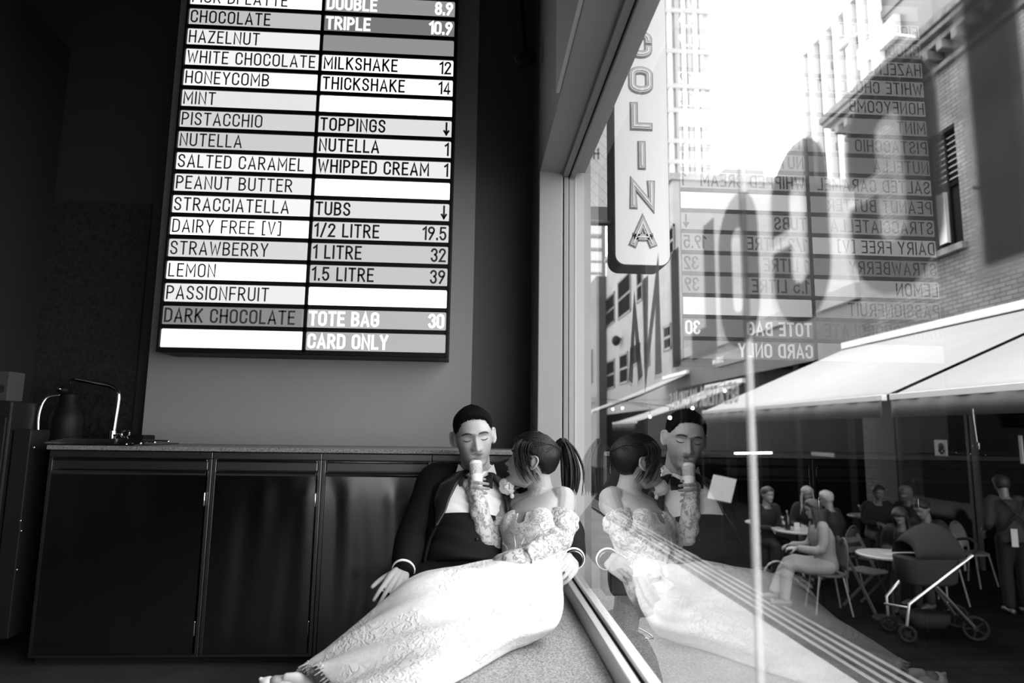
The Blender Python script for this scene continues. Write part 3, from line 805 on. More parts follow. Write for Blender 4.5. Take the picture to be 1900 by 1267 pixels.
# pale high-rise behind the hanging sign
bI = empty('high_rise', (26, 90, ZG), 'pale hazy high-rise with vertical bands rising behind the hanging sign', 'building')
a_, c_ = PY(1238, 300, 90), PY(1322, 300, 90)
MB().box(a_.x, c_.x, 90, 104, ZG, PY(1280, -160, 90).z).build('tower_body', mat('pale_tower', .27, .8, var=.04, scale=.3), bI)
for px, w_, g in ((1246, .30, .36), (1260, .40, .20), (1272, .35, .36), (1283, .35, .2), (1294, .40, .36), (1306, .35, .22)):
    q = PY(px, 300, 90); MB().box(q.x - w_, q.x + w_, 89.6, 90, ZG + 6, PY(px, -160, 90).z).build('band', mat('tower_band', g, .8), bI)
for py in (20, 95, 160, 205, 262, 300):
    q = PY(1280, py, 89.5); MB().box(a_.x, c_.x, 89.5, 90, q.z - .35, q.z + .35).build('floor_line', mat('tower_floor_line', .24, .8), bI)
# glass tower
bE = empty('glass_tower', (24, 45, ZG), 'glass office tower with bright vertical fins above the brick cornice', 'building')
xE = 24.0; e0 = PX(1492, 110, xE); e1y = PX(1640, 60, xE).y
MB().box(xE, xE + 12, e1y - 4, e0.y, ZG, e0.z).build('tower_body', mat('blue_grey_glazing', .06, .35, var=.25, scale=.35, spec=.4), bE)
for px in (1494, 1513, 1537, 1562, 1586, 1612, 1634):
    q = PX(px, 200, xE - .3); MB().box(xE - .5, xE, q.y - .28, q.y + .28, ZG + 8, e0.z).build('fin', mat('white_fin', .42, .6), bE)
MB().box(xE - .4, xE, e1y - 4, e0.y + .3, e0.z - .1, e0.z + .5).build('roof_edge', mat('white_roof_edge', .4, .6), bE)
for py in (150, 235, 300):
    q = PX(1515, py, xE - .1); MB().box(xE - .1, xE, e1y - 4, e0.y, q.z - .25, q.z + .25).build('floor_band', mat('grey_floor_band', .05, .5), bE)
pt_ = PX(1640, 120, xE - .3)
MB().box(xE - .35, xE, e1y - 1.5, e1y + 2.2, PX(1625, 110, xE).z, PX(1625, 70, xE).z).build('plant_louvre', mat('pale_louvre', .3, .7), bE)
# lamp on a bracket high over the lane
lh = PX(1564, 83, 6.9)
st = empty('street_lamp', tuple(lh), 'white oval street lamp on a thin bracket in front of the glass tower', 'street lamp')
MB().ball(lh, (.10, .17, .085), 20, 12).build('lamp_head', mat('white_lamp_head', .6, .4), st, smooth=True)
MB().tube([lh + V((.0, -.1, .02)), PX(1612, 60, 7.1), V((XF, PX(1700, 30, 7.8).y, zAc + .05))], .022, 8, smooth=3).build('bracket', mat('white_bracket', .6, .4), st, smooth=True)

# ------------------------------------------------------------------ awnings
M_awn = mat('white_awning_cloth', .225, .7, var=.04, scale=2.5)
M_val = mat('grey_valance', .038, .75, var=.15, scale=6)
M_bar = mat('white_awning_bar', .4, .4)
def awning(y0, y1, xf, zf, xb, zb, lb, val=.21, sag=.0, name='awning'):
    aw = empty(name, (xf, (y0 + y1) / 2, zf), lb, 'awning', 'awnings along the far side of the lane')
    m = MB(); n = 16
    for i in range(n + 1):
        u = i / n; x = xf + (xb - xf) * u; z = zf + (zb - zf) * u - sag * math.sin(PI * u)
        m.v += [(x, y0, z), (x, y1, z)]
    m.f = [(2 * i, 2 * i + 1, 2 * i + 3, 2 * i + 2) for i in range(n)]
    m.build('fabric', M_awn, aw, smooth=True, solid=.006)
    MB().bar((xf, y0 - .02, zf - .02), (xf, y1 + .02, zf - .02), .07, .075).build('front_bar', M_bar, aw, bevel=.008)
    MB().box(xb - .12, xb + .02, y0 - .03, y1 + .03, zb - .02, zb + .12).build('cassette', M_bar, aw, bevel=.01)
    MB().box(xb - .10, xb + .02, y0 - .01, y1 + .01, zb - .13, zb - .02).build('cassette_shadow_gap', M_dark_wood, aw)
    v_ = MB(); nn = 60
    for i in range(nn + 1):
        y = y0 + (y1 - y0) * i / nn; x = xf - .03 + .006 * math.sin(i * 1.3) + .004 * math.sin(i * .47)
        v_.v += [(x, y, zf - .05), (x + .01 * math.sin(i * .9), y, zf - .05 - val)]
    v_.f = [(2 * i, 2 * i + 1, 2 * i + 3, 2 * i + 2) for i in range(nn)]
    v_.build('valance', M_val, aw, smooth=True, solid=.003)
    for yy in (lerp(y0, y1, .18), lerp(y0, y1, .82)):
        MB().tube([(xb - .08, yy, zb - .1), ((xf + xb) / 2 + .1, yy + (.5 if yy < (y0 + y1) / 2 else -.5), (zf + zb) / 2 - .12), (xf + .05, yy, zf - .03)], .025, 8).build('folding_arm', M_dark_wood, aw, smooth=True)
    return aw
xA = 5.0
f1, f2 = PX(1306, 776, xA), PX(1639, 735, xA); zf = (f1.z + f2.z) / 2; zb_ = PX(1577, 645, XF).z

awning(f2.y, f1.y, xA, f2.z, XF, zb_, 'wide white awning in the middle of the lane with a grey valance')
g1, g2 = PX(1657, 738, xA), PX(1900, 712, xA)
awning(g2.y - 2.6, g1.y, xA, f2.z - .0, XF, zb_, 'nearest white awning running out of the right of the view')
MB_ = None
def edge_awning(n1, n2, Y, dep, lb, val):
    q = PX(*n2, XF); Y = q.y; p = PY(*n1, Y)
    return awning(Y, Y + dep, p.x, p.z, XF, q.z, lb, val, .05)
edge_awning((1180, 782), (1383, 709), 14.0, 3.2, 'thin pale awning seen edge on beyond the wide one, under the low grey building', .22)
edge_awning((1098, 765), (1279, 692), 18.9, 3.2, 'farthest pale awning seen edge on in front of the white building', .15)
# small lamps under the far awnings and in the shops
cab = []
M_bulb = emis('lit_bulb', 1.0, 9.0)
for (px, py, x) in [(1137, 759, 5.5), (1155, 757, 5.8), (1206, 773, 5.5), (1243, 775, 5.3), (1285, 757, 6.6), (1345, 725, 7.4)]:
    q = PX(px, py, x)
    o = empty('festoon_bulb', tuple(q), 'small lit round bulb hanging under the far awnings', 'light bulb', 'lit bulbs under the far awnings')
    MB().ball(q, .045, 10, 8).build('bulb', M_bulb, o, smooth=True)
    MB().tube([q + V((0, 0, .04)), q + V((0, 0, .3))], .008, 6).build('cord', M_black, o); cab.append(q + V((0, 0, .3)))
cab.sort(key=lambda p: p.x); cab.append(V((XF, cab[-1].y + .3, cab[-1].z + .2)))
tag(MB().tube([V((.52, cab[0].y + 2, cab[0].z + .6))] + cab, .008, 6, smooth=3).build('festoon_cable', M_black), 'thin dark cable carrying the lit bulbs across the lane', 'cable')
# dark shop interior opposite
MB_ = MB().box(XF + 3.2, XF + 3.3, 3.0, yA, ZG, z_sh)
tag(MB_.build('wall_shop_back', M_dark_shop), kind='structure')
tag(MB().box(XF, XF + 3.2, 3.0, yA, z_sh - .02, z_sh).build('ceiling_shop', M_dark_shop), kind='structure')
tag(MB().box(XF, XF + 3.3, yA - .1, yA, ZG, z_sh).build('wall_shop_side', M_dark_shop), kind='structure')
q1, q2 = PX(1364, 841, XF - .1), PX(1431, 840, XF - .1)
tag(MB().bar(q2, q1, .05, .05).build('tube_light', emis('lit_tube', 1, 6)), 'thin lit strip light in the dark shop left of the glass joint', 'strip light')
def flat_sign(name, px0, px1, py0, py1, X, m, lb, cat, th=.02):
    a, b = PX(px1, py1, X), PX(px0, py0, X); return tag(MB().box(X, X + th, a.y, b.y, a.z, b.z).build(name, m), lb, cat)
po_ = flat_sign('poster', 1733, 1757, 816, 846, XF + .02, mat('white_poster_paper', .55, .6), 'white square poster with a dark emblem in the shop window opposite', 'poster')
pc = PX(1745, 831, XF - .0); mb = MB()
mb.lathe(pc + V((.015, 0, .02)), [(.07, 0), (.07, .006)], 16, axis=(-1, 0, 0)); mb.tube([pc + V((.01, -.06, -.05)), pc + V((.01, 0, -.1)), pc + V((.01, .05, -.04))], .02, 8)
mb.build('emblem', M_black, po_)
flat_sign('notice', 1889, 1899, 808, 860, XF - .02, mat('white_notice_paper', .5, .6), 'white notice on the dark doorway at the right edge', 'notice')
flat_sign('shelf_sign', 1505, 1548, 838, 848, XF + .1, mat('grey_shelf_sign', .10, .6), 'small pale sign in the dark shop beside the brick pillar', 'sign')

# ------------------------------------------------------------------ hanging light-box sign
YS = 3.12
sg0, sg1 = PY(1139, 300, YS), PY(1241, 300, YS); zb0 = PY(1190, 493, YS).z
hs = empty('hanging_sign', ((sg0.x + sg1.x) / 2, YS, zb0 + .5), 'tall white lit sign hanging outside the window with the shop name downwards in grey letters', 'sign')
def rrect(x0, x1, z0, z1, r, n=8):
    out = []
    for cx, cz, a0 in ((x1 - r, z1 - r, 0), (x0 + r, z1 - r, 90), (x0 + r, z0 + r, 180), (x1 - r, z0 + r, 270)):
        out += [(cx + r * math.cos(math.radians(a0 + 90 * i / n)), cz + r * math.sin(math.radians(a0 + 90 * i / n))) for i in range(n + 1)]
    return out
zt1 = zb0 + 1.95
MB().prism([(x, YS + .004, z) for x, z in rrect(sg0.x, sg1.x, zb0, zt1, .055)], (0, .17, 0)).build('case', mat('black_sign_case', .014, .5), hs, bevel=.003)
MB().prism([(x, YS, z) for x, z in rrect(sg0.x + .006, sg1.x - .004, zb0 + .006, zt1 - .006, .05)], (0, .006, 0)).build('face', emis('lit_sign_face', 1, 1.15), hs)
M_l1, M_l2, M_l3 = mat('grey_sign_letter', .11, .5), mat('mid_grey_sign_letter', .24, .4), mat('pale_sign_letter', .42, .35)
lh_ = .11
cy = {'A': 432, 'N': 366, 'I': 290, 'L': 217, 'O': 152, 'C': 84, 'c': 22}
zs_ = [PY(1189, p, YS).z for p in (432, 362, 289, 217, 150, 84, 18)]
stp = (zs_[6] - zs_[0]) / 6
for k, ch in enumerate('ANILOCCIP'):
    zc = zs_[k] if k < 7 else zs_[6] + stp * (k - 6)
    sx = {'A': 1.7, 'L': 1.9, 'N': 1.75}.get(ch, 1.75); w_ = GL[ch][0] * lh_ * sx; xc = (sg0.x + sg1.x) / 2
    hcap = lh_
    b_ = MB(); write(b_, ch, hcap, lambda x, y, d: (xc - w_ / 2 + x, YS - d, zc - hcap / 2 + y), 0, 0, .38, .008, sx=sx); L1 = b_.build('letter', M_l1, hs)
    b_ = MB(); write(b_, ch, hcap, lambda x, y, d: (xc - w_ / 2 + x, YS - .008 - d, zc - hcap / 2 + y), 0, 0, .27, .004, sx=sx); b_.build('bevel_face', M_l2, L1)
    b_ = MB(); write(b_, ch, hcap, lambda x, y, d: (xc - w_ / 2 + x, YS - .012 - d, zc - hcap / 2 + y), 0, 0, .06, .003, sx=sx); b_.build('inline', M_l3, L1)
br = PY(1068, 411, YS + .08); MB().tube([br, (sg0.x + .02, YS + .08, br.z - .002)], .013, 10).build('bracket', mat('dark_bracket', .03, .4), hs, smooth=True)
# lattice sign further along
ls0, ls1 = PY(1085, 300, 5.2), PY(1150, 300, 5.2); zl0, zl1 = PY(1110, 384, 5.2).z, PY(1110, 150, 5.2).z
ls = empty('lattice_sign', (ls0.x, 5.2, zl0), 'pale lattice patterned sign with big dark letters behind the hanging sign', 'sign')
MB().box(ls0.x, ls1.x, 5.2, 5.3, zl0, zl1).build('panel', emis('lit_lattice_panel', 1, .85), ls)
MB().box(ls0.x, ls1.x, 5.19, 5.3, zl0 - .13, zl0).build('lower_band', mat('dark_sign_band', .02, .5), ls)
la = MB(); x = ls0.x - .6
while x < ls1.x:
    for s_ in (1, -1):
        p0, p1 = V((x if s_ > 0 else x + .6, 5.196, zl0)), V((x + 1.2 if s_ > 0 else x - .6, 5.196, zl0 + 1.2))
        P0 = max(ls0.x, min(p0.x, p1.x)); P1 = min(ls1.x, max(p0.x, p1.x))
        if P1 > P0 + .01:
            f = lambda xx: p0.z + (xx - p0.x) / (p1.x - p0.x) * 1.2
            la.bar((P0, 5.196, f(P0)), (P1, 5.196, f(P1)), .003, .003)
    x += .10
MB().tube([(.49, 5.26, zl1 - .4), (ls0.x + .05, 5.26, zl1 - .4)], .02, 8).build('bracket', mat('lattice_bracket', .05, .5), ls)
la.build('lattice', mat('grey_lattice_line', .42, .6), ls)
b_ = MB(); c0 = PY(1086, 293, 5.19); write(b_, 'RH', .082, lambda x, y, d: (c0.x + x, 5.19 - d, c0.z + y), 0, 0, .2, .003, .45); b_.build('letters', mat('dark_grey_letters', .06, .6), ls)
# ================================================================== figures
def frame(fwd, up=(0, 0, 1)):
    """matrix whose -Y looks along fwd, Z along up"""
    y = -V(fwd).normalized(); x = y.cross(V(up)).normalized(); z = x.cross(y)
    return Matrix((x, y, z)).transposed()
def headframe(yaw, pitch, roll):
    """yaw 0 looks at -Y, + turns to +X; pitch + looks down; roll + lifts the +X side"""
    return Matrix.Rotation(yaw, 3, 'Z') @ Matrix.Rotation(pitch, 3, 'X') @ Matrix.Rotation(-roll, 3, 'Y')
def _interp(t, z):
    for (z0, a), (z1, b) in zip(t, t[1:]):
        if z <= z1:
            u = (z - z0) / (z1 - z0); return a + (b - a) * u
    return t[-1][1]
def smoothtab(t, n=24):
    # cubic resampling of a table
    out = []
    for i in range(len(t) - 1):
        p0, p1, p2, p3 = t[max(i - 1, 0)], t[i], t[i + 1], t[min(i + 2, len(t) - 1)]
        for k in range(n):
            u = k / n
            out.append((p1[0] + (p2[0] - p1[0]) * u, .5 * (2 * p1[1] + (p2[1] - p0[1]) * u + (2 * p0[1] - 5 * p1[1] + 4 * p2[1] - p3[1]) * u * u + (3 * p1[1] - p0[1] - 3 * p2[1] + p3[1]) * u ** 3)))
    return out + [t[-1]]
class Head:
    def __init__(s, O, R, scale=1.0, female=False, mouth_open=0.0, res=1.0, wide=1.0):
        s.O, s.R, s.k, s.fem, s.res = V(O), R, scale, female, res; s.mo = mouth_open
        jw = .0 if not female else -.006; s.wide = wide
        s.F = smoothtab([(0, .060), (.008, .074), (.02, .084), (.036, .079), (.05, .083), (.066, .085), (.085, .083), (.105, .081), (.118, .081), (.135, .089), (.155, .090), (.18, .082), (.2, .066), (.218, .040), (.2301, .0)])
        s.B = smoothtab([(0, .0), (.02, .02), (.045, .055), (.075, .078), (.11, .095), (.15, .102), (.18, .094), (.205, .068), (.221, .036), (.2301, .0)])
        s.W = smoothtab([(0, .020 + jw * .3), (.01, .034 + jw * .6), (.025, .046 + jw), (.05, .0575 + jw), (.075, .0655 + jw * .6), (.1, .071 + jw * .3), (.13, .0745), (.16, .0745), (.185, .066), (.207, .047), (.221, .026), (.2301, .0)])
        s.W = [(z, w * wide) for z, w in s.W]
    def raw(s, th, z):
        F, B, W = _interp(s.F, z), _interp(s.B, z), _interp(s.W, z)
        c, q = math.cos(th), math.sin(th); e = .86
        x = W * math.copysign(abs(q) ** e, q); f = (F * abs(c) ** .92 if c > 0 else -B * abs(c) ** e)
        if c > 0: f += s.face(x, z)
        return x, f
    def face(s, x, z):
        G = lambda a, b: math.exp(-(a / b) ** 2) if abs(a) < 4 * b else 0.0
        ax = abs(x); d = 0.0
        # nose: bridge to tip
        if .06 < z < .14:
            t = max(0, min(1, (.128 - z) / .05)); under = 1 if z > .074 else max(0, 1 - (.074 - z) / .009)
            d += (.004 + (.021 if s.fem else .024) * t ** 1.25) * under * G(x, (.0062 if s.fem else .0075) + .0055 * t)
            d += .0085 * G(ax - (.0115 if s.fem else .0145), .006) * G(z - .079, .007) - .006 * G(ax - .007, .0035) * G(z - .0715, .003)
        d -= .0135 * G(ax - .030, .017) * G(z - .121, .011)
        d += .0075 * G(ax - .032, .0125) * G(z - .1165, .0085)
        d += .0060 * G(ax - .028, .020) * G(z - .138, .007)
        d += .004 * G(ax - .05, .016) * G(z - .092, .016)
        d += .0065 * G(x, .018) * G(z - (.0605 + s.mo * .003), .0045) + .007 * G(x, .015) * G(z - (.0485 - s.mo * .006), .0055)
        d -= (.005 + s.mo * .02) * G(x, .020 - s.mo * .008) * G(z - .0548, .0025 + s.mo * .004)
        d -= .004 * G(x, .02) * G(z - .038, .006)
        d += .005 * G(x, .018) * G(z - .018, .011)
        return d
    def pt(s, x, f, z): return s.O + s.R @ V((x, -f, z)) * s.k
    def surf(s, x, z, off=0.0):
        W = _interp(s.W, z); q = max(-1, min(1, math.copysign((abs(x) / max(W, 1e-4)) ** (1 / .86), x)))
        F = _interp(s.F, z); c = math.sqrt(max(0, 1 - q * q))
        return s.pt(x, F * c ** .92 + s.face(x, z) + off, z)
    def add(s, mb, ears=True):
        nz, nt = int(84 * s.res), int(112 * s.res)
        rings = []
        for i in range(nz + 1):
            u = i / nz; z = .2299 * (u if u < .8 else .8 + .2 * math.sin((u - .8) / .2 * PI / 2)) if False else .2299 * (1 - (1 - u) ** 1.15)
            r = []
            for k in range(nt):
                t = k / nt * 2 - 1; th = PI * (math.copysign(abs(t) ** 1.35, t))
                x, f = s.raw(th, z); r.append(s.pt(x, f, z))
            rings.append(r)
        mb.loft(rings)
        if ears:
            for sg in (-1, 1):
                o = [(-.004, .096), (.004, .116), (.002, .134), (-.012, .140), (-.024, .132), (-.026, .116), (-.020, .100), (-.012, .088), (-.005, .086), (-.002, .096)]
                mb.tube([s.pt(sg * s.wide * (.0725 + .017 * max(0, min(1, -f / .02)) + .002), f, z) for f, z in o], .0048 * s.k, 8, smooth=3)
                mb.ball(s.pt(sg * s.wide * .0775, -.012, .114), (.0095 * s.k, .0165 * s.k, .026 * s.k), 12, 8, s.R)
                mb.ball(s.pt(sg * s.wide * .074, -.006, .091), (.005 * s.k, .007 * s.k, .008 * s.k), 10, 6, s.R)
    def cap(s, keep, off, nz=90, nt=128):
        """hair lying on the skull where keep(theta, z) > 0; off(theta, z) = thickness"""
        mb = MB(); ids = {}
        for i in range(nz + 1):
            z = .2299 * (1 - (1 - i / nz) ** 1.3)
            for k in range(nt):
                th = 2 * PI * k / nt - PI
                x, f = s.raw(th, z); o = off(th, z)
                n = V((x * 1.1, f * .9, (z - .10) * .9)); n.normalize()
                p = V((x, f, z)) + n * o
                ids[i, k] = len(mb.v); mb.v.append(tuple(s.pt(p.x, p.y, p.z)))
        for i in range(nz):
            for k in range(nt):
                zz = .2299 * (1 - (1 - (i + .5) / nz) ** 1.3); th = 2 * PI * (k + .5) / nt - PI
                if keep(th, zz) > 0:
                    kk = (k + 1) % nt; mb.f.append((ids[i, k], ids[i, kk], ids[i + 1, kk], ids[i + 1, k]))
        used = sorted({v for f in mb.f for v in f}); mp = {v: j for j, v in enumerate(used)}
        mb.v = [mb.v[v] for v in used]; mb.f = [tuple(mp[v] for v in f) for f in mb.f]
        return mb


def hand(mb, wrist, d, n, side, k=1.0, curls=((10, 15, 10),) * 4, thumb=(.55, .75, -.25), spread=.06, r=.0080, thumb_bend=.25):
    """d: wrist to knuckles, n: out of the back of the hand; fingers index..little"""
    wrist, d, n = V(wrist), V(d).normalized(), V(n); n = (n - d * n.dot(d)).normalized()
    s = d.cross(n).normalized() * side
    L = lambda a, b, c: wrist + (d * a + s * b + n * c) * k
    for a0, a1, b0, b1 in ((.01, .084, .018, .028), (.01, .088, .006, .010), (.01, .084, -.006, -.009), (.01, .076, -.016, -.027)):
        mb.tube([L(a0, b0, 0), L((a0 + a1) / 2, (b0 + b1) / 2 * 1.05, .003), L(a1, b1, 0)], [.0135 * k, .0135 * k, .0098 * k], 10, smooth=3)
    lens = (.072, .080, .074, .058); base = (.028, .0095, -.0095, -.027); tops = (.084, .088, .084, .076)
    tips = []
    for i in range(4):
        p = L(tops[i], base[i], 0); dd = (d + s * spread * (1.5 - i)).normalized(); pts = [p]; rad = [r * k * 1.08]
        for ang, fr in zip(curls[i], (.45, .31, .24)):
            a = math.radians(ang); ax = dd.cross(n).normalized()
            dd = (dd * math.cos(a) - n_perp(dd, n) * math.sin(a)).normalized()
            p = p + dd * lens[i] * fr * k; pts.append(p); rad.append(r * k * (.98, .88, .78)[len(pts) - 2])
        n_ = n
        mb.tube(pts, rad, 10, smooth=3); tips.append(p)
    td = (d * thumb[0] + s * thumb[1] + n * thumb[2]).normalized()
    p0 = L(.018, .020, -.004); p1 = p0 + td * .040 * k; td2 = (td + (d * .6 - s * .55) * thumb_bend).normalized(); p2 = p1 + td2 * .030 * k; p3 = p2 + (td2 + (d * .3 - s * .4) * thumb_bend).normalized() * .022 * k
    mb.tube([p0, p1, p2, p3], [.0135 * k, .0105 * k, .0092 * k, .0075 * k], 10, smooth=3)
    return tips
def n_perp(dd, n):
    q = n - dd * n.dot(dd)
    if q.length < 1e-4: q = dd.orthogonal()
    return q.normalized()


def ering(c, a, b, n=28, e=1.0, ph=0.0):
    """ring round c spanned by half axes a and b"""
    out = []
    for k in range(n):
        t = 2 * PI * k / n + ph; ct, st = math.cos(t), math.sin(t)
        out.append(V(c) + V(a) * math.copysign(abs(ct) ** e, ct) + V(b) * math.copysign(abs(st) ** e, st))
    return out


def M_skin(name, g): return mat(name, g, 0.48, var=0.06, scale=25, bump=0.05, bscale=400, spec=0.4)
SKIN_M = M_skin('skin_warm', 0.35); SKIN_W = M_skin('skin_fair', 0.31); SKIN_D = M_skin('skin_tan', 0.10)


def hair_mat(name, g, gloss=0.35, sc=(260, 260, 12), spec=.3):
    m = mat(name, g, gloss, spec=spec); n, l = m.node_tree.nodes, m.node_tree.links; b = n['Principled BSDF']
    tc = n.new('ShaderNodeTexCoord'); mp = n.new('ShaderNodeMapping'); mp.inputs['Scale'].default_value = sc
    nz = n.new('ShaderNodeTexNoise'); nz.inputs['Scale'].default_value = 1.0; nz.inputs['Detail'].default_value = 2
    l.new(tc.outputs['Object'], mp.inputs[0]); l.new(mp.outputs[0], nz.inputs['Vector'])
    r = n.new('ShaderNodeMapRange'); r.inputs['To Min'].default_value = g * .3; r.inputs['To Max'].default_value = g * 2.0
    l.new(nz.outputs['Fac'], r.inputs['Value']); cb = n.new('ShaderNodeCombineColor')
    for k in range(3): l.new(r.outputs['Result'], cb.inputs[k])
    l.new(cb.outputs[0], b.inputs['Base Color'])
    bp = n.new('ShaderNodeBump'); bp.inputs['Strength'].default_value = .5; bp.inputs['Distance'].default_value = .003
    l.new(nz.outputs['Fac'], bp.inputs['Height']); l.new(bp.outputs['Normal'], b.inputs['Normal'])
    return m


def face_details(h, root, dark=.02, closed=True, lipg=.2, lips=True):
    md = mat('brow_hair', dark, .6); ml = mat('lip_skin', lipg, .35)
    for sg in (-1, 1):
        pts = [h.surf(sg * x, z, .0012) for x, z in ((.013, .1345), (.022, .1375), (.033, .1385), (.043, .136), (.050, .131))]
        MB().tube(pts, [.0016 * h.k, .0032 * h.k, .0036 * h.k, .0026 * h.k, .0010 * h.k], 8, smooth=3, flat=(h.R @ V((0, 1, 0)), .35)).build('eyebrow', md, root, smooth=True)
        pts = [h.surf(sg * x, z, .0006) for x, z in ((.0185, .1125), (.025, .1095), (.033, .1085), (.041, .1105), (.0455, .1135))]
        MB().tube(pts, [.0009 * h.k, .0018 * h.k, .0021 * h.k, .0019 * h.k, .0010 * h.k], 6, smooth=3).build('eyelash', md, root, smooth=True)
    if lips:
        b = MB()
        for zz, wd, rr in ((.0605 + h.mo * .003, .021, .0030), (.0490 - h.mo * .006, .018, .0036)):
            b.tube([h.surf(x, zz - .0045 * (abs(x) / wd) ** 2 * (1 if zz > .055 else -1), -.0012) for x in [wd * (k / 6 - 1) for k in range(13)]], [rr * h.k * (1 - .85 * abs(k / 6 - 1) ** 2) + .0004 for k in range(13)], 8)
        b.build('lips', ml, root, smooth=True)
# ================================================================== the man in the tuxedo
random.seed(3)
M_tux = mat('black_wool', 0.0045, 0.8, bump=0.15, bscale=500, spec=.12)
M_satin = mat('black_satin', 0.009, 0.36, spec=.3)
M_vest = mat('black_waistcoat_cloth', 0.006, 0.6, spec=.15)
M_trou = mat('black_trouser_wool', 0.005, 0.75, spec=.12)
M_shirt = mat('white_cotton', 0.80, 0.6, bump=.25, scale=14, bscale=22)
man_o = PZ(850, 1128, -.66)
man = empty('person', (0.0, 2.42, Z_LEDGE), 'man in a black tuxedo and bow tie sitting on the ledge, eyes lowered', 'person')
hm = Head(PY(884, 867, 2.60), headframe(math.radians(6), math.radians(5), math.radians(7)), 1.03, mouth_open=.9, wide=.94)
pel = PY(872, 1062, 2.44); che = PY(879, 962, 2.585); nek = PY(884, 893, 2.665)
def torso_ring(c, ax, side, hw, hd, n=32, e=.85):
    ax = V(ax).normalized(); s = V(side); s = (s - ax * s.dot(ax)).normalized(); f = ax.cross(s).normalized()
    return ering(c, s * hw, f * hd, n, e)
SIDE = V((1, .12, 0)).normalized()
tm = [(pel + V((0, .0, -.07)), .155, .105), (pel, .16, .11), (lerp(pel, che, .35), .15, .105), (lerp(pel, che, .7), .155, .108), (che, .168, .112), (lerp(che, nek, .45), .165, .10), (lerp(che, nek, .78), .12, .075), (nek, .062, .06)]
axm = (nek - pel)
def torso(mb, tab, ax, side, grow=0.0, n=32):
    mb.loft([torso_ring(c, ax, side, w + grow, d + grow, n) for c, w, d in tab]); return mb
shR, shL = PY(812, 893, 2.655), PY(958, 884, 2.72)
elR, wrR = PY(766, 1000, 2.50), PY(749, 1056, 2.335)
elL, wrL = PY(1052, 985, 2.62), PY(1064, 1036, 2.37)
hipR, hipL = pel + V((-.085, -.02, -.02)), pel + V((.085, -.04, -.02))
knR, knL = V((-.235, 2.36, S(-.575))), V((-.20, 2.22, S(-.60)))
anR, anL = V((-.265, 2.40, .09)), V((-.235, 2.24, .09))
b = MB(); torso(b, tm, axm, SIDE)
hm.add(b)
b.tube([nek + V((0, 0, -.03)), lerp(nek, hm.pt(0, -.02, .04), .6), hm.pt(0, -.025, .07)], [.062, .058, .058], 20)
for a, c, d in ((shR, elR, wrR), (shL, elL, wrL)):
    b.tube([a, lerp(a, c, .5), c, lerp(c, d, .4), d], [.055, .048, .042, .038, .027], 16, smooth=3)
for a, c, d in ((hipR, knR, anR), (hipL, knL, anL)):
    b.tube([a, lerp(a, c, .5), c, lerp(c, d, .35), d], [.085, .075, .056, .052, .036], 16, smooth=3)
    b.tube([d + V((0, .04, -.045)), d + V((0, -.06, -.055)), d + V((0, -.15, -.065))], [.036, .036, .025], 12)
# his right hand rests on her skirt, his left hand on her hip
dR = (PY(722, 1100, 2.22) - wrR).normalized()
hand(b, wrR + dR * .012, dR, V((.25, -.70, .65)), 1, 1.0, ((8, 18, 12), (8, 16, 12), (10, 18, 12), (14, 22, 14)), spread=.05, thumb=(.75, .55, -.3))
dL = (PY(1040, 1078, 2.17) - wrL).normalized()
hand(b, wrL + dL * .012, dL, V((.42, -.80, .42)), 1, .98, ((22, 30, 20), (25, 34, 22), (28, 34, 22), (30, 34, 22)), spread=.05, thumb=(.62, .72, -.1))
remesh(b, 'body', SKIN_M, .0030, man, 3, .5)
face_details(hm, man, .03, True, .17)
# mouth cavity edge is the lips; hair
def mk(th, z):
    a = abs(th); hl = .190 - .008 * (a / .62) ** 2 if a < .62 else (.182 - (a - .62) * .085 if a < 1.15 else (.137 if a < 1.45 else max(.045, .137 - (a - 1.45) * .16)))
    if 1.35 < a < 1.85 and z < .137: return -1
    return z - hl
def mo_(th, z):
    t = max(0, min(1, (mk(th, z)) / .03)); return .0012 + .0085 * t * max(.15, min(1, (z - .14) / .05)) + .0018 * math.sin(th * 37 + z * 300) * t
hcp = hm.cap(mk, mo_)
for k in range(220):
    th = random.uniform(-1.05, 1.05); a_ = abs(th); hl = .190 - .008 * (a_ / .62) ** 2 if a_ < .62 else .182 - (a_ - .62) * .085
    z_ = hl + random.uniform(-.004, .006); x_, f_ = hm.raw(th, z_); g_ = random.uniform(.006, .012)
    hcp.tube([hm.pt(x_, f_ - .001, z_), hm.pt(x_ * 1.02 + random.uniform(-.003, .003), f_ + .005, z_ + g_ * .6), hm.pt(x_ * 1.0 + random.uniform(-.004, .004), f_ + .003, z_ + g_ * 1.3)], [.0012, .0015, .0006], 5)
hcp.build('hair', hair_mat('short_dark_hair', .004, .75, (180, 180, 180), .05), man, smooth=True)
# shirt, waistcoat
fm = axm.normalized(); fs = (SIDE - fm * SIDE.dot(fm)).normalized(); ff = fs.cross(fm).normalized()      # out of the chest
if ff.y > 0: ff = -ff
def on_chest(t, u, g, tab=tm):
    """point on the chest: t along pelvis-neck 0..1, u sideways -1..1, g off the skin"""
    L_ = [0, .08, .25, .45, .62, .80, .92, 1.0]; i = max(k for k in range(len(L_) - 1) if L_[k] <= t + 1e-9); k = (t - L_[i]) / (L_[i + 1] - L_[i])
    c = lerp(tab[i][0], tab[i + 1][0], k); w = tab[i][1] + (tab[i + 1][1] - tab[i][1]) * k; d = tab[i][2] + (tab[i + 1][2] - tab[i][2]) * k
    q = max(-1, min(1, u)); ang = math.asin(q) if abs(q) < 1 else math.copysign(PI / 2, q)
    e = .85
    return c + fs * ((w + g) * math.copysign(abs(math.sin(ang)) ** e, q)) + ff * ((d + g) * abs(math.cos(ang)) ** e)
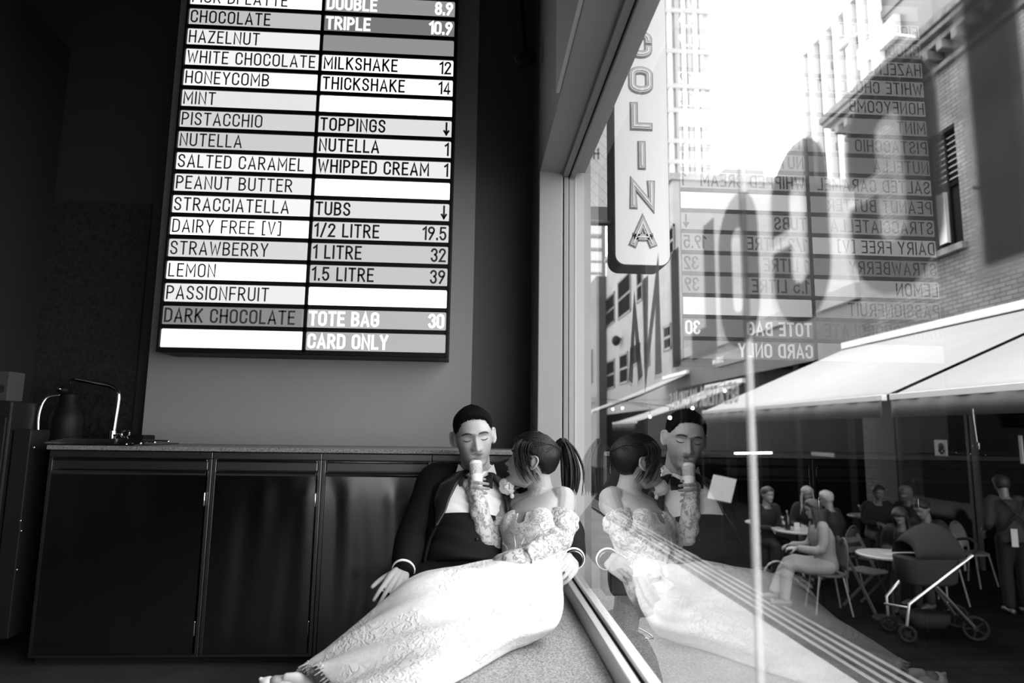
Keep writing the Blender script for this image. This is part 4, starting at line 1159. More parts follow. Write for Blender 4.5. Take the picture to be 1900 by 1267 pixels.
def sheet(u0, u1, t0, t1, g, nu=18, nt=24):
    mb = MB()
    for j in range(nt + 1):
        t = t0 + (t1 - t0) * j / nt
        for i in range(nu + 1):
            a, c = u0(t), u1(t); u = a + (c - a) * i / nu; mb.v.append(tuple(on_chest(t, u, g(t, u))))
    for j in range(nt):
        for i in range(nu):
            a = j * (nu + 1) + i; mb.f.append((a, a + 1, a + nu + 2, a + nu + 1))
    return mb
wr_ = lambda t, u: .010 + .0035 * math.sin(t * 60 + u * 9 + 2 * math.sin(u * 5)) * max(0, 1 - abs(u))
sheet(lambda t: -.85, lambda t: .85, .30, .955, wr_, 30, 60).build('shirt_front', M_shirt, man, smooth=True, solid=.002)
vtop = lambda u: .50
vb = sheet(lambda t: -.98, lambda t: .98, .06, .49, lambda t, u: .018 + .002 * math.sin(t * 40 + u * 6), 30, 24)
vb.build('waistcoat', M_vest, man, smooth=True, solid=.003)
for t in (.46, .34, .22): MB().ball(on_chest(t, .02, .022), (.0075, .004, .0075), 10, 6).build('waistcoat_button', M_satin, man, smooth=True)
for t in (.60, .70): MB().ball(on_chest(t, .04, .014), (.0045, .003, .0045), 10, 6).build('shirt_stud', M_black, man, smooth=True)
# wing of the collar and bow tie
cb = MB(); nb = lerp(nek, hm.pt(0, -.02, .04), .35)
ring0 = [nb + V((math.sin(a) * .072, -math.cos(a) * .068, -.030 - .02 * math.cos(a))) for a in [2 * PI * k / 40 for k in range(40)]]
ring1 = [nb + V((math.sin(a) * .066, -math.cos(a) * .062, .022 - .016 * math.cos(a))) for a in [2 * PI * k / 40 for k in range(40)]]
cb.loft([ring0, ring1], cap=False); cb.build('collar', M_shirt, man, smooth=True, solid=.004)
for sg in (-1, 1):
    f0 = nb + V((sg * .008, -.078, -.030))
    MB().add([f0, f0 + V((sg * .060, .030, .066)), f0 + V((sg * .074, .036, .020)), f0 + V((sg * .036, -.006, -.020))], [(0, 1, 2, 3)]).build('collar_wing', M_shirt, man, solid=.003)
bt = PY(880, 888, 2.535)
bw = MB(); bc = nb + V((.0, -.104, -.034))
for sg in (-1, 1):
    bw.loft([[bc + V((sg * x, -y, z * q)) for (y, q) in ((.0, 1), (.012, .6), (.012, -.6), (0, -1))] for x, z, y in ((.006, .010, 0), (.022, .022, .004), (.048, .034, .006), (.064, .036, .002))])
bw.ball(bc, (.011, .012, .012), 12, 8)
bw.build('bow_tie', M_satin, man, bevel=.003)
# jacket: body wrapped round the back, open at the front, and sleeves
jk = MB(); tabj = [(c, w + .026, d + .028) for c, w, d in tm]
def open_u(t): return .86 if t < .25 else (.86 - (t - .25) * 1.15 if t < .5 else max(.27, .5725 - (t - .5) * .66))
rows = []
for j in range(31):
    t = .02 + .95 * j / 30; L_ = [0, .08, .25, .45, .62, .80, .92, 1.0]; i = max(k for k in range(7) if L_[k] <= t + 1e-9); k = (t - L_[i]) / (L_[i + 1] - L_[i])
    c = lerp(tabj[i][0], tabj[i + 1][0], k); w_ = tabj[i][1] + (tabj[i + 1][1] - tabj[i][1]) * k; d_ = tabj[i][2] + (tabj[i + 1][2] - tabj[i][2]) * k
    a0 = math.asin(min(.999, open_u(t)))
    row = []
    for q in range(41):
        a = a0 + (2 * PI - 2 * a0) * q / 40     # from +u edge round the back to -u edge; angle from chest front
        row.append(c + fs * (w_ * math.copysign(abs(math.sin(a)) ** .85, math.sin(a))) + ff * (d_ * math.copysign(abs(math.cos(a)) ** .85, math.cos(a))))
    rows.append(row)
jk.loft(rows, cap=False, closed=False)
jk.build('jacket_body', M_tux, man, smooth=True, solid=.008)
for sg, a, c, d in ((-1, shR, elR, wrR), (1, shL, elL, wrL)):
    sl_ = MB(); dv = (d - c).normalized()
    inn = lerp(nek, a, .35) + V((0, .015, -.012))
    sl_.tube([inn, lerp(inn, a, .6) + V((0, 0, .006)), a + V((sg * .004, 0, -.004)), lerp(a, c, .35), lerp(a, c, .7), c, lerp(c, d, .35), lerp(c, d, .7), d - dv * .018], [.060, .070, .078, .074, .069, .066, .060, .053, .046], 20, smooth=4)
    remesh(sl_, 'jacket_sleeve', M_tux, .006, man, 6)
    e0 = d - dv * .022
    u_ = dv.orthogonal().normalized(); w2 = dv.cross(u_)
    cf = MB(); rg = lambda r, o: [e0 + dv * o + (u_ * math.cos(q) + w2 * math.sin(q)) * r for q in [2 * PI * k / 28 for k in range(28)]]
    cf.loft([rg(.040, -.01), rg(.041, .02), rg(.040, .029), rg(.036, .029), rg(.034, .0)], cap=False); cf.build('shirt_cuff', M_shirt, man, smooth=True)
    if sg > 0:
        wt = MB(); e0 = d + dv * .006
        wt.loft([rg(.031, -.006), rg(.034, -.004), rg(.034, .006), rg(.031, .008)], cap=False); wt.build('watch_strap', mat('metal_watch_strap', .2, .3, metal=1), man)
# shawl lapels: satin bands along the opening
for sg in (-1, 1):
    lp_ = MB(); nn = 26
    for j in range(nn + 1):
        t = .34 + .62 * j / nn; u1 = open_u(t); wdt = (.05 + .55 * math.sin(min(1, (t - .34) / .40) * PI / 2)) * (1 if t < .8 else 1 - (t - .8) * 2.2); wdt *= .62
        for i in range(9):
            u = u1 - .05 + wdt * i / 8
            lp_.v.append(tuple(on_chest(t, sg * min(.995, u), .034 + .005 * math.sin(i / 8 * PI))))
    for j in range(nn):
        for i in range(8):
            a = j * 9 + i; lp_.f.append((a, a + 1, a + 10, a + 9))
    lp_.build('lapel', M_satin, man, smooth=True, solid=.004)
# trousers and shoes
tr = MB()
tr.loft([torso_ring(c, axm, SIDE, w + .014, d + .014) for c, w, d in tm[:3]])
for a, c, d in ((hipR, knR, anR), (hipL, knL, anL)):
    tr.tube([a, lerp(a, c, .5), c, lerp(c, d, .35), d + V((0, 0, .0))], [.102, .092, .074, .066, .062], 20, smooth=4)
remesh(tr, 'trousers', M_trou, .007, man, 8)
for d in (anR, anL):
    MB().tube([d + V((0, .045, -.052)), d + V((0, -.06, -.052)), d + V((0, -.17, -.062))], [.038, .042, .026], 14, smooth=3).build('shoe', M_satin, man, smooth=True)

# ================================================================== the bride
def lace_mat(name, g=.86, thr=.46, scale=60, skin=.42, amount=1.0, bump=.6):
    """white lace: motif mask from warped noise; between motifs a sheer net over skin or lining"""
    m = mat(name, g, .7); n, l = m.node_tree.nodes, m.node_tree.links; b_ = n['Principled BSDF']
    tc = n.new('ShaderNodeTexCoord'); nz = n.new('ShaderNodeTexNoise'); nz.inputs['Scale'].default_value = scale; nz.inputs['Detail'].default_value = 3; nz.inputs['Distortion'].default_value = 1.6
    l.new(tc.outputs['Object'], nz.inputs['Vector'])
    r = n.new('ShaderNodeMapRange'); r.inputs['From Min'].default_value = thr - .05; r.inputs['From Max'].default_value = thr + .05
    l.new(nz.outputs['Fac'], r.inputs['Value'])
    big = n.new('ShaderNodeTexNoise'); big.inputs['Scale'].default_value = scale * .12; big.inputs['Detail'].default_value = 2
    l.new(tc.outputs['Object'], big.inputs['Vector'])
    r2 = n.new('ShaderNodeMapRange'); r2.inputs['From Min'].default_value = .47; r2.inputs['From Max'].default_value = .58
    l.new(big.outputs['Fac'], r2.inputs['Value'])
    mx = n.new('ShaderNodeMix'); mx.data_type = 'RGBA'
    mx.inputs['A'].default_value = (skin, skin, skin, 1); mx.inputs['B'].default_value = (g, g, g, 1)
    l.new(r.outputs[0], mx.inputs['Factor']); l.new(mx.outputs['Result'], b_.inputs['Base Color'])
    mu = n.new('ShaderNodeMath'); mu.operation = 'MULTIPLY'; l.new(r.outputs[0], mu.inputs[0])
    if amount < 1: l.new(r2.outputs[0], mu.inputs[1])
    else: mu.inputs[1].default_value = 1.0
    bp = n.new('ShaderNodeBump'); bp.inputs['Strength'].default_value = bump; bp.inputs['Distance'].default_value = .004
    l.new(mu.outputs[0], bp.inputs['Height']); l.new(bp.outputs['Normal'], b_.inputs['Normal'])
    return m
M_lace = lace_mat('white_lace', .56, .44, 80, .44, 1.0, .9)
M_sleeve = lace_mat('lace_sleeve_net', .54, .46, 50, .30)
M_skirt = lace_mat('white_lace_skirt', .74, .5, 42, .67, .5, .75)
M_brown = hair_mat('dark_brown_hair', .005, .36, (260, 260, 12), .2)
wom = empty('person', (0.29, 2.30, Z_LEDGE), 'bride in a white strapless lace gown leaning back against the window', 'person')
hw_ = Head(PY(975, 905, 2.475), headframe(math.radians(-97), math.radians(-13), math.radians(0)), .885, True)
wpel = PY(988, 1085, 2.29); wche = PY(993, 972, 2.415); wnek = PY(1011, 917, 2.50)
wf = V((-.55, -.82, .12)).normalized(); ws = V((.80, -.56, .16)).normalized()      # out of the chest, towards her left
waist = lerp(wpel, wche, .45)
wt_ = [(wpel + V((-.02, 0, -.03)), .085, .09), (wpel + V((-.01, 0, 0)), .095, .095), (lerp(wpel, wche, .28), .098, .09), (waist, .100, .085), (lerp(wpel, wche, .75), .105, .088), (wche, .110, .092), (lerp(wche, wnek, .5), .108, .074), (lerp(wche, wnek, .8), .085, .055), (wnek, .046, .045)]
waxis = wnek - wpel
wshL, wshR = PY(1044, 924, 2.435), PY(943, 940, 2.545)
welL, wwrL = PY(1040, 996, 2.315), PY(976, 1032, 2.215)
welR, wwrR = PY(906, 1026, 2.41), PY(885, 922, 2.475)
b = MB()
b.loft([torso_ring(c, waxis, ws, w, d) for c, w, d in wt_])
hw_.add(b)
b.tube([wnek + V((0, 0, -.035)), lerp(wnek, hw_.pt(0, -.03, .05), .6), hw_.pt(0, -.03, .085)], [.052, .046, .047], 20, smooth=3)
for sg in (-1, 1): b.ball(wche + ws * (sg * .052) + wf * .056, (.048, .044, .050), 16, 12)
for a, c, d in ((wshR, welR, wwrR), (wshL, welL, wwrL)):
    b.tube([lerp(wnek, a, .5) + V((0, 0, -.022)), a, lerp(a, c, .5), c, lerp(c, d, .35), d], [.042, .046, .042, .034, .032, .023], 16, smooth=4)
for a in (wshR, wshL): b.tube([lerp(wche, wnek, .60), a + V((0, 0, -.022))], [.072, .047], 16)
for sg in (-1, 1):          # collar bones
    a = wshR if sg < 0 else wshL
    b.tube([wnek + wf * .042 + ws * (sg * .012) + V((0, 0, -.03)), lerp(wnek, a, .55) + wf * .034 + V((0, 0, -.004)), lerp(wnek, a, .9) + wf * .012 + V((0, 0, .016))], [.008, .008, .008], 10, smooth=3)
wkn = [PY(800, 1118, 2.20), PY(785, 1150, 2.12)]; wan = [PY(578, 1256, 2.08), PY(565, 1268, 2.04)]
for q, (k_, a_) in enumerate(zip(wkn, wan)):
    hp_ = wpel + V((-.05, .03 - .09 * q, -.01))
    b.tube([hp_, lerp(hp_, k_, .5), k_, lerp(k_, a_, .35), a_], [.09, .075, .052, .047, .031], 16, smooth=3)
    td = PY(505, 1264, 2.02 - .03 * q) - a_
    b.tube([a_, a_ + td * .5 + V((0, 0, -.012)), a_ + td * .92], [.03, .028, .016], 12, smooth=3)
# right hand round the cone
cone_top, cone_bot = PY(882, 856, 2.525), PY(887, 921, 2.485)
cax = (cone_bot - cone_top).normalized()
hd_ = V((.15, -1, .10)).normalized()
wrp = wwrR + V((-.004, .012, .012))
hc = lerp(cone_top, cone_bot, .62)
hb = hc + V((-.030, .062, -.012))
b.tube([wwrR, lerp(wwrR, hb, .5) + V((-.006, 0, 0)), hb], [.023, .022, .022], 14)
hand(b, hb, hd_, V((-1, -.12, .12)), 1, .90, ((55, 62, 40), (58, 60, 40), (60, 60, 40), (62, 60, 40)), spread=.02, thumb=(.55, .55, -.75), r=.0078)
# left hand laid in her lap
dl = V((-1, -.12, -.18)).normalized()
hand(b, wwrL, dl, V((-.2, -.75, .65)), -1, .88, ((18, 25, 15),) * 4, spread=.03)
remesh(b, 'body', SKIN_W, .0030, wom, 3, .5)
face_details(hw_, wom, .008, True, .22)
# skirt: rings fan from the waist round the hip and run down the legs
T = [(934, 1044, 2.30), (918, 1047, 2.285), (895, 1051, 2.27), (868, 1055, 2.25), (838, 1060, 2.235), (808, 1064, 2.225), (778, 1070, 2.215), (745, 1088, 2.205), (712, 1121, 2.19), (678, 1155, 2.17), (642, 1187, 2.14), (600, 1222, 2.11), (563, 1252, 2.08)]
Bm = [(1034, 1032, 2.29), (1043, 1078, 2.20), (1043, 1122, 2.14), (1030, 1158, 2.10), (1000, 1174, 2.08), (962, 1186, 2.04), (922, 1210, 1.97), (882, 1232, 1.89), (845, 1249, 1.83), (808, 1268, 1.78), (768, 1288, 1.75), (728, 1306, 1.73), (690, 1322, 1.72)]
dep = [.075, .10, .125, .13, .12, .115, .11, .10, .095, .09, .085, .085, .085]
NR_ = len(T); up = 6
def cr(tab, u):
    i = min(int(u), len(tab) - 2); t = u - i; g = lambda k: V(tab[max(0, min(len(tab) - 1, k))]) if hasattr(tab[0], '__len__') else tab[max(0, min(len(tab) - 1, k))]
    p0, p1, p2, p3 = g(i - 1), g(i), g(i + 1), g(i + 2)
    return (p1 * 2 + (p2 - p0) * t + (p0 * 2 - p1 * 5 + p2 * 4 - p3) * t * t + (p1 * 3 - p0 - p2 * 3 + p3) * t ** 3) * .5
rings = []
NS = (NR_ - 1) * up
for i in range(NS + 1):
    u = i / up; t_, b2, dd = cr(T, u), cr(Bm, u), cr(dep, u)
    tw_, bw_ = PY(*t_), PY(*b2); c = (tw_ + bw_) / 2; a = (tw_ - bw_) / 2
    u0, u1 = max(0, u - .1), min(NR_ - 1, u + .1)
    axv = (PY(*cr(T, u1)) + PY(*cr(Bm, u1)) - PY(*cr(T, u0)) - PY(*cr(Bm, u0)))
    axv.normalize(); bv = a.cross(axv).normalized()
    if bv.y > 0: bv = -bv
    # bv points to the viewer side and up; the far side lies against the ledge
    r = []
    for k in range(64):
        q = 2 * PI * k / 64; ct, st = math.cos(q), math.sin(q)
        fl = .55 if st > 0 else 1.0
        amp = .005 + .008 * max(0, (u - 6) / 6)
        fold = amp * math.sin(q * 9 + u * 1.1 + 1.5 * math.sin(q * 2 + u * .4)) * min(1, u / 2)
        if u > 11.3: fold += (u - 11.3) * .010 * math.sin(q * 15)
        # thighs press through the cloth: two soft ridges
        ridge = .012 * math.exp(-((q - 1.1) / .35) ** 2) - .010 * math.exp(-((q - 1.75) / .3) ** 2)
        p = c + a * (math.copysign(abs(ct) ** .9, ct)) + bv * (math.copysign(abs(st) ** .9, st) * dd * fl) + (a.normalized() * ct + bv * st) * (fold + ridge * min(1, u / 3))
        if p.x > -.16 and p.z < Z_LEDGE + .004: p.z = Z_LEDGE + .004
        r.append(p)
    rings.append(r)
sk_ = MB(); sk_.loft(rings, cap=False)
sk_.build('skirt', M_skirt, wom, smooth=True, solid=.003, sub=1)
cc_ = sum(rings[-1], V((0, 0, 0))) / 64
MB().loft([[cc_ + (p - cc_) * s_ for p in rings[-1]] for s_ in (.985, .5, .02)], cap=False).build('lining', M_lace, wom, smooth=True)
# ragged lace hem
hmv = MB(); last = rings[-1]
dirv = (sum((p for p in rings[-1]), V((0, 0, 0))) - sum((p for p in rings[-4]), V((0, 0, 0)))).normalized()
rng = random.Random(5)
for k in range(64):
    for s_ in range(3):
        p = lerp(last[k], last[(k + 1) % 64], s_ / 3); hmv.tube([p - dirv * .01, p + dirv * (.008 + .014 * rng.random()) + V((rng.uniform(-.004, .004), rng.uniform(-.004, .004), rng.uniform(-.004, .004)))], [.0040, .0016], 5)
hmv.build('hem_fringe', M_lace, wom, smooth=True)
# bodice: corset, cups and boning
bo = MB()
bo.loft([torso_ring(c, waxis, ws, w + .010, d + .010) for c, w, d in wt_[0:5]] + [torso_ring(wche + V((0, 0, -.012)), waxis, ws, .119, .100)])
for sg in (-1, 1): bo.ball(wche + ws * (sg * .054) + wf * .056 + V((0, 0, -.008)), (.052, .043, .058), 20, 14)
bd = remesh(bo, 'bodice', M_lace, .004, wom, 5)
# trim it to a sweetheart neckline
bm_ = bmesh.new(); bm_.from_mesh(bd.data)
wux = waxis.normalized()
dele = []
for f_ in bm_.faces:
    p = f_.calc_center_median() - wche; u = p.dot(ws); h_ = p.dot(wux)
    lim = .052 - .10 * max(0, abs(abs(u) - .058) - .01) if abs(u) > .02 else .052 - .45 * (.048 - abs(u))
    if p.dot(wf) < 0: lim = .0
    if abs(u) < .016 and p.dot(wf) > 0 and h_ > -.10: lim = -.045 - .5 * (.016 - abs(u))
    if h_ > lim: dele.append(f_)
bmesh.ops.delete(bm_, geom=dele, context='FACES'); bm_.to_mesh(bd.data); bm_.free()
bd.data.polygons.foreach_set('use_smooth', [True] * len(bd.data.polygons))
md_ = bd.modifiers.new('thickness', 'SOLIDIFY'); md_.thickness = .003; md_.offset = 1
def on_b(h_, u, g=.012):
    i = 2; best = min(range(len(wt_)), key=lambda k: abs((wt_[k][0] - wche).dot(wux) - h_)); c, w, d = wt_[best]
    c0 = wche + wux * h_; w, d = w, d
    return c0 + ws * u + wf * ((d + g) * math.sqrt(max(0, 1 - (u / (w + g)) ** 2)))
for u0, u1 in ((.016, .006), (-.016, -.006), (.06, .04), (-.06, -.04)):
    MB().tube([on_b(-.05 - .02 * (abs(u0) > .03), u0 * 1.3), on_b(-.09, (u0 + u1) / 2), on_b(-.135, u1), on_b(-.17, u1)], .0035, 8, smooth=4).build('boning', mat('white_satin_tape', .88, .35), wom, smooth=True)
# lace sleeves, open below the shoulder
for a, c, d, nm in ((wshR, welR, wwrR, 0), (wshL, welL, wwrL, 1)):
    dv = (d - c).normalized(); st = lerp(a, c, .52 if nm else .42)
    pts = [st, lerp(a, c, .66), lerp(a, c, .84), c, lerp(c, d, .3), lerp(c, d, .65), d + dv * .004]
    rad = [.058 if nm else .052, .060 if nm else .052, .049, .042, .040, .035, .028]
    s2 = MB(); s2.tube(pts, rad, 28, smooth=6, caps=False)
    s2.f = s2.f[:-2]
    rng = random.Random(nm)
    ph = [rng.uniform(0, 6) for _ in range(6)]
    nv = []
    for i, p in enumerate(s2.v):
        r_, k_ = divmod(i, 28); q = 2 * PI * k_ / 28
        w_ = .003 * math.sin(r_ * 1.1 + 1.3 * math.sin(q + ph[0]) * 2 + ph[1]) + .002 * math.sin(q * 5 + r_ * .6)
        cc = sum((V(s2.v[r_ * 28 + m_]) for m_ in (0, 7, 14, 21)), V((0, 0, 0))) / 4
        nv.append(tuple(V(p) + (V(p) - cc).normalized() * w_))
    s2.v = nv
    s2.build('lace_sleeve', M_sleeve, wom, smooth=True, solid=.002)
    if nm == 0:      # pointed lace over the back of the hand
        MB().tube([d, lerp(d, hb, .5) + V((-.004, -.004, 0)), hb + V((-.006, .0, .0)), hb + hd_ * .035 + V((-.010, 0, 0))], [.027, .026, .026, .021], 16, smooth=4, flat=None).build('lace_cuff', M_sleeve, wom, smooth=True)
    else:
        MB().tube([d - dv * .01, d + dl * .03, d + dl * .055], [.029, .031, .028], 16, smooth=4, flat=(V((-.2, -.75, .65)), .7)).build('lace_cuff', M_sleeve, wom, smooth=True)
# hair: sleek crown, ponytail, loose fringe
def wk(th, z):
    a = abs(th)
    if 1.40 < a < 1.86: return min(z - (.150 - (a - 1.1) * .06), 1) if z > .140 - .16 * max(0, a - 1.62) else -1
    hl = .172 if a < .5 else (.172 - (a - .5) * .035 if a < 1.1 else (.150 - (a - 1.1) * .06 if a < 1.55 else max(.078, .132 - (a - 1.55) * .08)))
    return z - hl
hw_.cap(wk, lambda th, z: .002 + .011 * max(0, min(1, wk(th, z) / .02)) + .0012 * math.sin(th * 60)).build('hair', M_brown, wom, smooth=True)
tie = PY(1034, 828, 2.56)
pt = MB(); rng = random.Random(11)
end = PY(1056, 912, 2.545)
for k in range(110):
    o = V((rng.gauss(0, .5), rng.gauss(0, .5), rng.gauss(0, .5)))
    w1 = V((o.x * .010, o.y * .010, o.z * .010)); w2 = V((o.x * .030, o.y * .022, o.z * .016)); w3 = V((o.x * .022, o.y * .02, abs(o.z) * .02))
    pts = [tie + w1, PY(1045, 822, 2.56) + w1 * 1.5, PY(1053, 845, 2.56) + w2 * .8, PY(1057, 875, 2.555) + w2, end + w3 * 1.2 - V((0, 0, .02 * rng.random()))]
    pt.tube(pts, [.0042, .005, .0052, .0045, .0012], 5, smooth=3)
pt.tube([tie, PY(1046, 824, 2.56), PY(1053, 846, 2.56), PY(1056, 876, 2.555), PY(1055, 900, 2.55)], [.012, .020, .027, .024, .008], 14, smooth=4)
pony = pt.build('ponytail', M_brown, wom, smooth=True)
MB().tube([tie + V((.010 * math.cos(a), .013 * math.sin(a), .013 * math.sin(a + .6))) for a in [2 * PI * k / 14 for k in range(15)]], .0045, 8, caps=False).build('hair_tie', M_brown, pony, smooth=True)
cr_ = MB(); back = hw_.pt(0, -.10, .175)
for k in range(150):        # combed strands from hairline to the tie
    th = rng.uniform(-2.2, 2.2); z = rng.uniform(.16, .215)
    pts = []
    for j in range(6):
        u = j / 5; t2 = th * (1 - u) + math.copysign(PI, th) * u; zz = z * (1 - u) + .178 * u + .022 * math.sin(u * PI)
        x, f = hw_.raw(t2, min(zz, .226)); n_ = V((x, f, zz - .1)).normalized() * .0145; pts.append(hw_.pt(x + n_.x, f + n_.y, min(zz, .226) + n_.z))
    pts.append(tie + V((rng.gauss(0, .005), rng.gauss(0, .005), rng.gauss(0, .005))))
    cr_.tube(pts, [.0012, .0018, .002, .002, .002, .0018, .0012], 5, smooth=2)
cr_.build('combed_strands', M_brown, wom, smooth=True)
fr_ = MB()
for k in range(64):         # fringe that falls beside her cheek
    a0 = rng.uniform(0, 1); y_ = 2.40 + .03 * rng.random()
    sx = 970 + 28 * a0 + rng.gauss(0, 2); ex = 962 + 30 * a0 + rng.gauss(0, 4); ey = 868 + 30 * rng.random() ** .6
    pts = [PY(sx + 6, 808 + 6 * rng.random(), 2.45), PY(sx - 10, 822, y_), PY(sx - 14, 842, y_ - .004), PY(ex, ey - 18, y_), PY(ex + 12, ey, y_ + .005)]
    fr_.tube(pts, [.0016, .0018, .0015, .0011, .0004], 5, smooth=3)
fr_.build('fringe', M_brown, wom, smooth=True)
er = PY(996, 880, 2.37)
MB().tube([hw_.pt(-.082, -.006, .088), hw_.pt(-.083, -.004, .078), hw_.pt(-.083, -.008, .064)], [.003, .0045, .0035], 8).ball(hw_.pt(-.083, -.006, .060), .006, 10, 6).build('earring', M_steel_bright, wom, smooth=True)
# shoe at the far end of the skirt
M_shoe = mat('white_leather', .82, .4)
for q in (0,):
    s_ = MB(); h0, t0 = PY(533, 1262, 2.0), PY(484, 1260, 2.0)
    mid = lerp(h0, t0, .5)
    s_.tube([h0 + V((.01, 0, -.018)), mid + V((0, 0, -.030)), lerp(h0, t0, .8) + V((0, 0, -.012)), t0], [.026, .030, .024, .006], 16, smooth=4)
    s_.tube([h0 + V((.0, 0, .006)), h0 + V((.03, 0, .0)), h0 + V((.055, 0, -.02))], [.014, .02, .022], 12, smooth=3)
    s_.build('shoe', M_shoe, wom, smooth=True)

# ------------------------------------------------------------------ ice cream and rose
ic = empty('ice_cream_cone', tuple(cone_bot), 'pale ice cream cone in a paper sleeve held up to the mouth of the man', 'ice cream')
up_ = -cax
MB().ball(cone_top + cax * .012, (.026, .025, .021), 20, 12, Matrix.Identity(3)).build('scoop', mat('white_ice_cream', .85, .45, bump=.3, bscale=60), ic, smooth=True)
MB().lathe(cone_top, [(.0245, .012), (.026, .014), (.0255, .030), (.0235, .045), (.021, .060)], 24, axis=cax).build('wafer', mat('pale_wafer', .58, .6, bump=.8, bscale=160), ic, smooth=True)
MB().lathe(cone_top, [(.0245, .052), (.0225, .075), (.019, .105), (.014, .132), (.009, .150)], 24, axis=cax).build('paper_sleeve', mat('white_paper', .86, .6), ic, smooth=True)
ro = PY(942, 902, 2.49)
bt_ = empty('boutonniere', tuple(ro), 'pale rose pinned to the left lapel of the black jacket, with a small leaf', 'flower')
M_rose = mat('pale_rose_petals', .75, .55, var=.1, scale=30)
rs = MB().ball(ro, (.016, .015, .019), 16, 12)
for L_, (n, r, tilt, w_, h_) in enumerate(((3, .0100, .10, .014, .018), (5, .0175, .35, .017, .019), (5, .0240, .65, .0175, .0165))):
    for k in range(n):
        a = 2 * PI * (k + .5 * L_) / n
        rad_ = V((math.cos(a), 0, math.sin(a)))
        ax = V((0, -1, 0)); nrm = (rad_ * math.cos(tilt) + ax * -math.sin(tilt) * -1).normalized(); tx = V((-math.sin(a), 0, math.cos(a))); up3 = nrm.cross(tx)
        rs.ball(ro + rad_ * r + ax * (.008 - .004 * L_), (w_, h_, .0028), 14, 8, Matrix((tx, up3, nrm)).transposed())
rs.build('petals', M_rose, bt_, smooth=True)
MB().ball(PY(950, 920, 2.485), (.008, .006, .010), 10, 8).build('bud', M_rose, bt_, smooth=True)
MB().tube([ro + V((.004, .004, -.012)), ro + V((.010, .004, -.035)), ro + V((.012, .006, -.058))], [.0025, .002, .002], 8).build('stem', mat('leaf_grey', .05, .5), bt_, smooth=True)
lf = ro + V((.016, .0, -.012)); MB().loft([[lf + V((x, -.004, z - w)), lf + V((x + .002, -.008, z)), lf + V((x, -.004, z + w))] for x, z, w in ((0, 0, .001), (.010, .006, .008), (.022, .010, .007), (.032, .010, .001))], closed=False, cap=False).build('leaf', mat('leaf_green_grey', .07, .5), bt_, smooth=True, solid=.001)
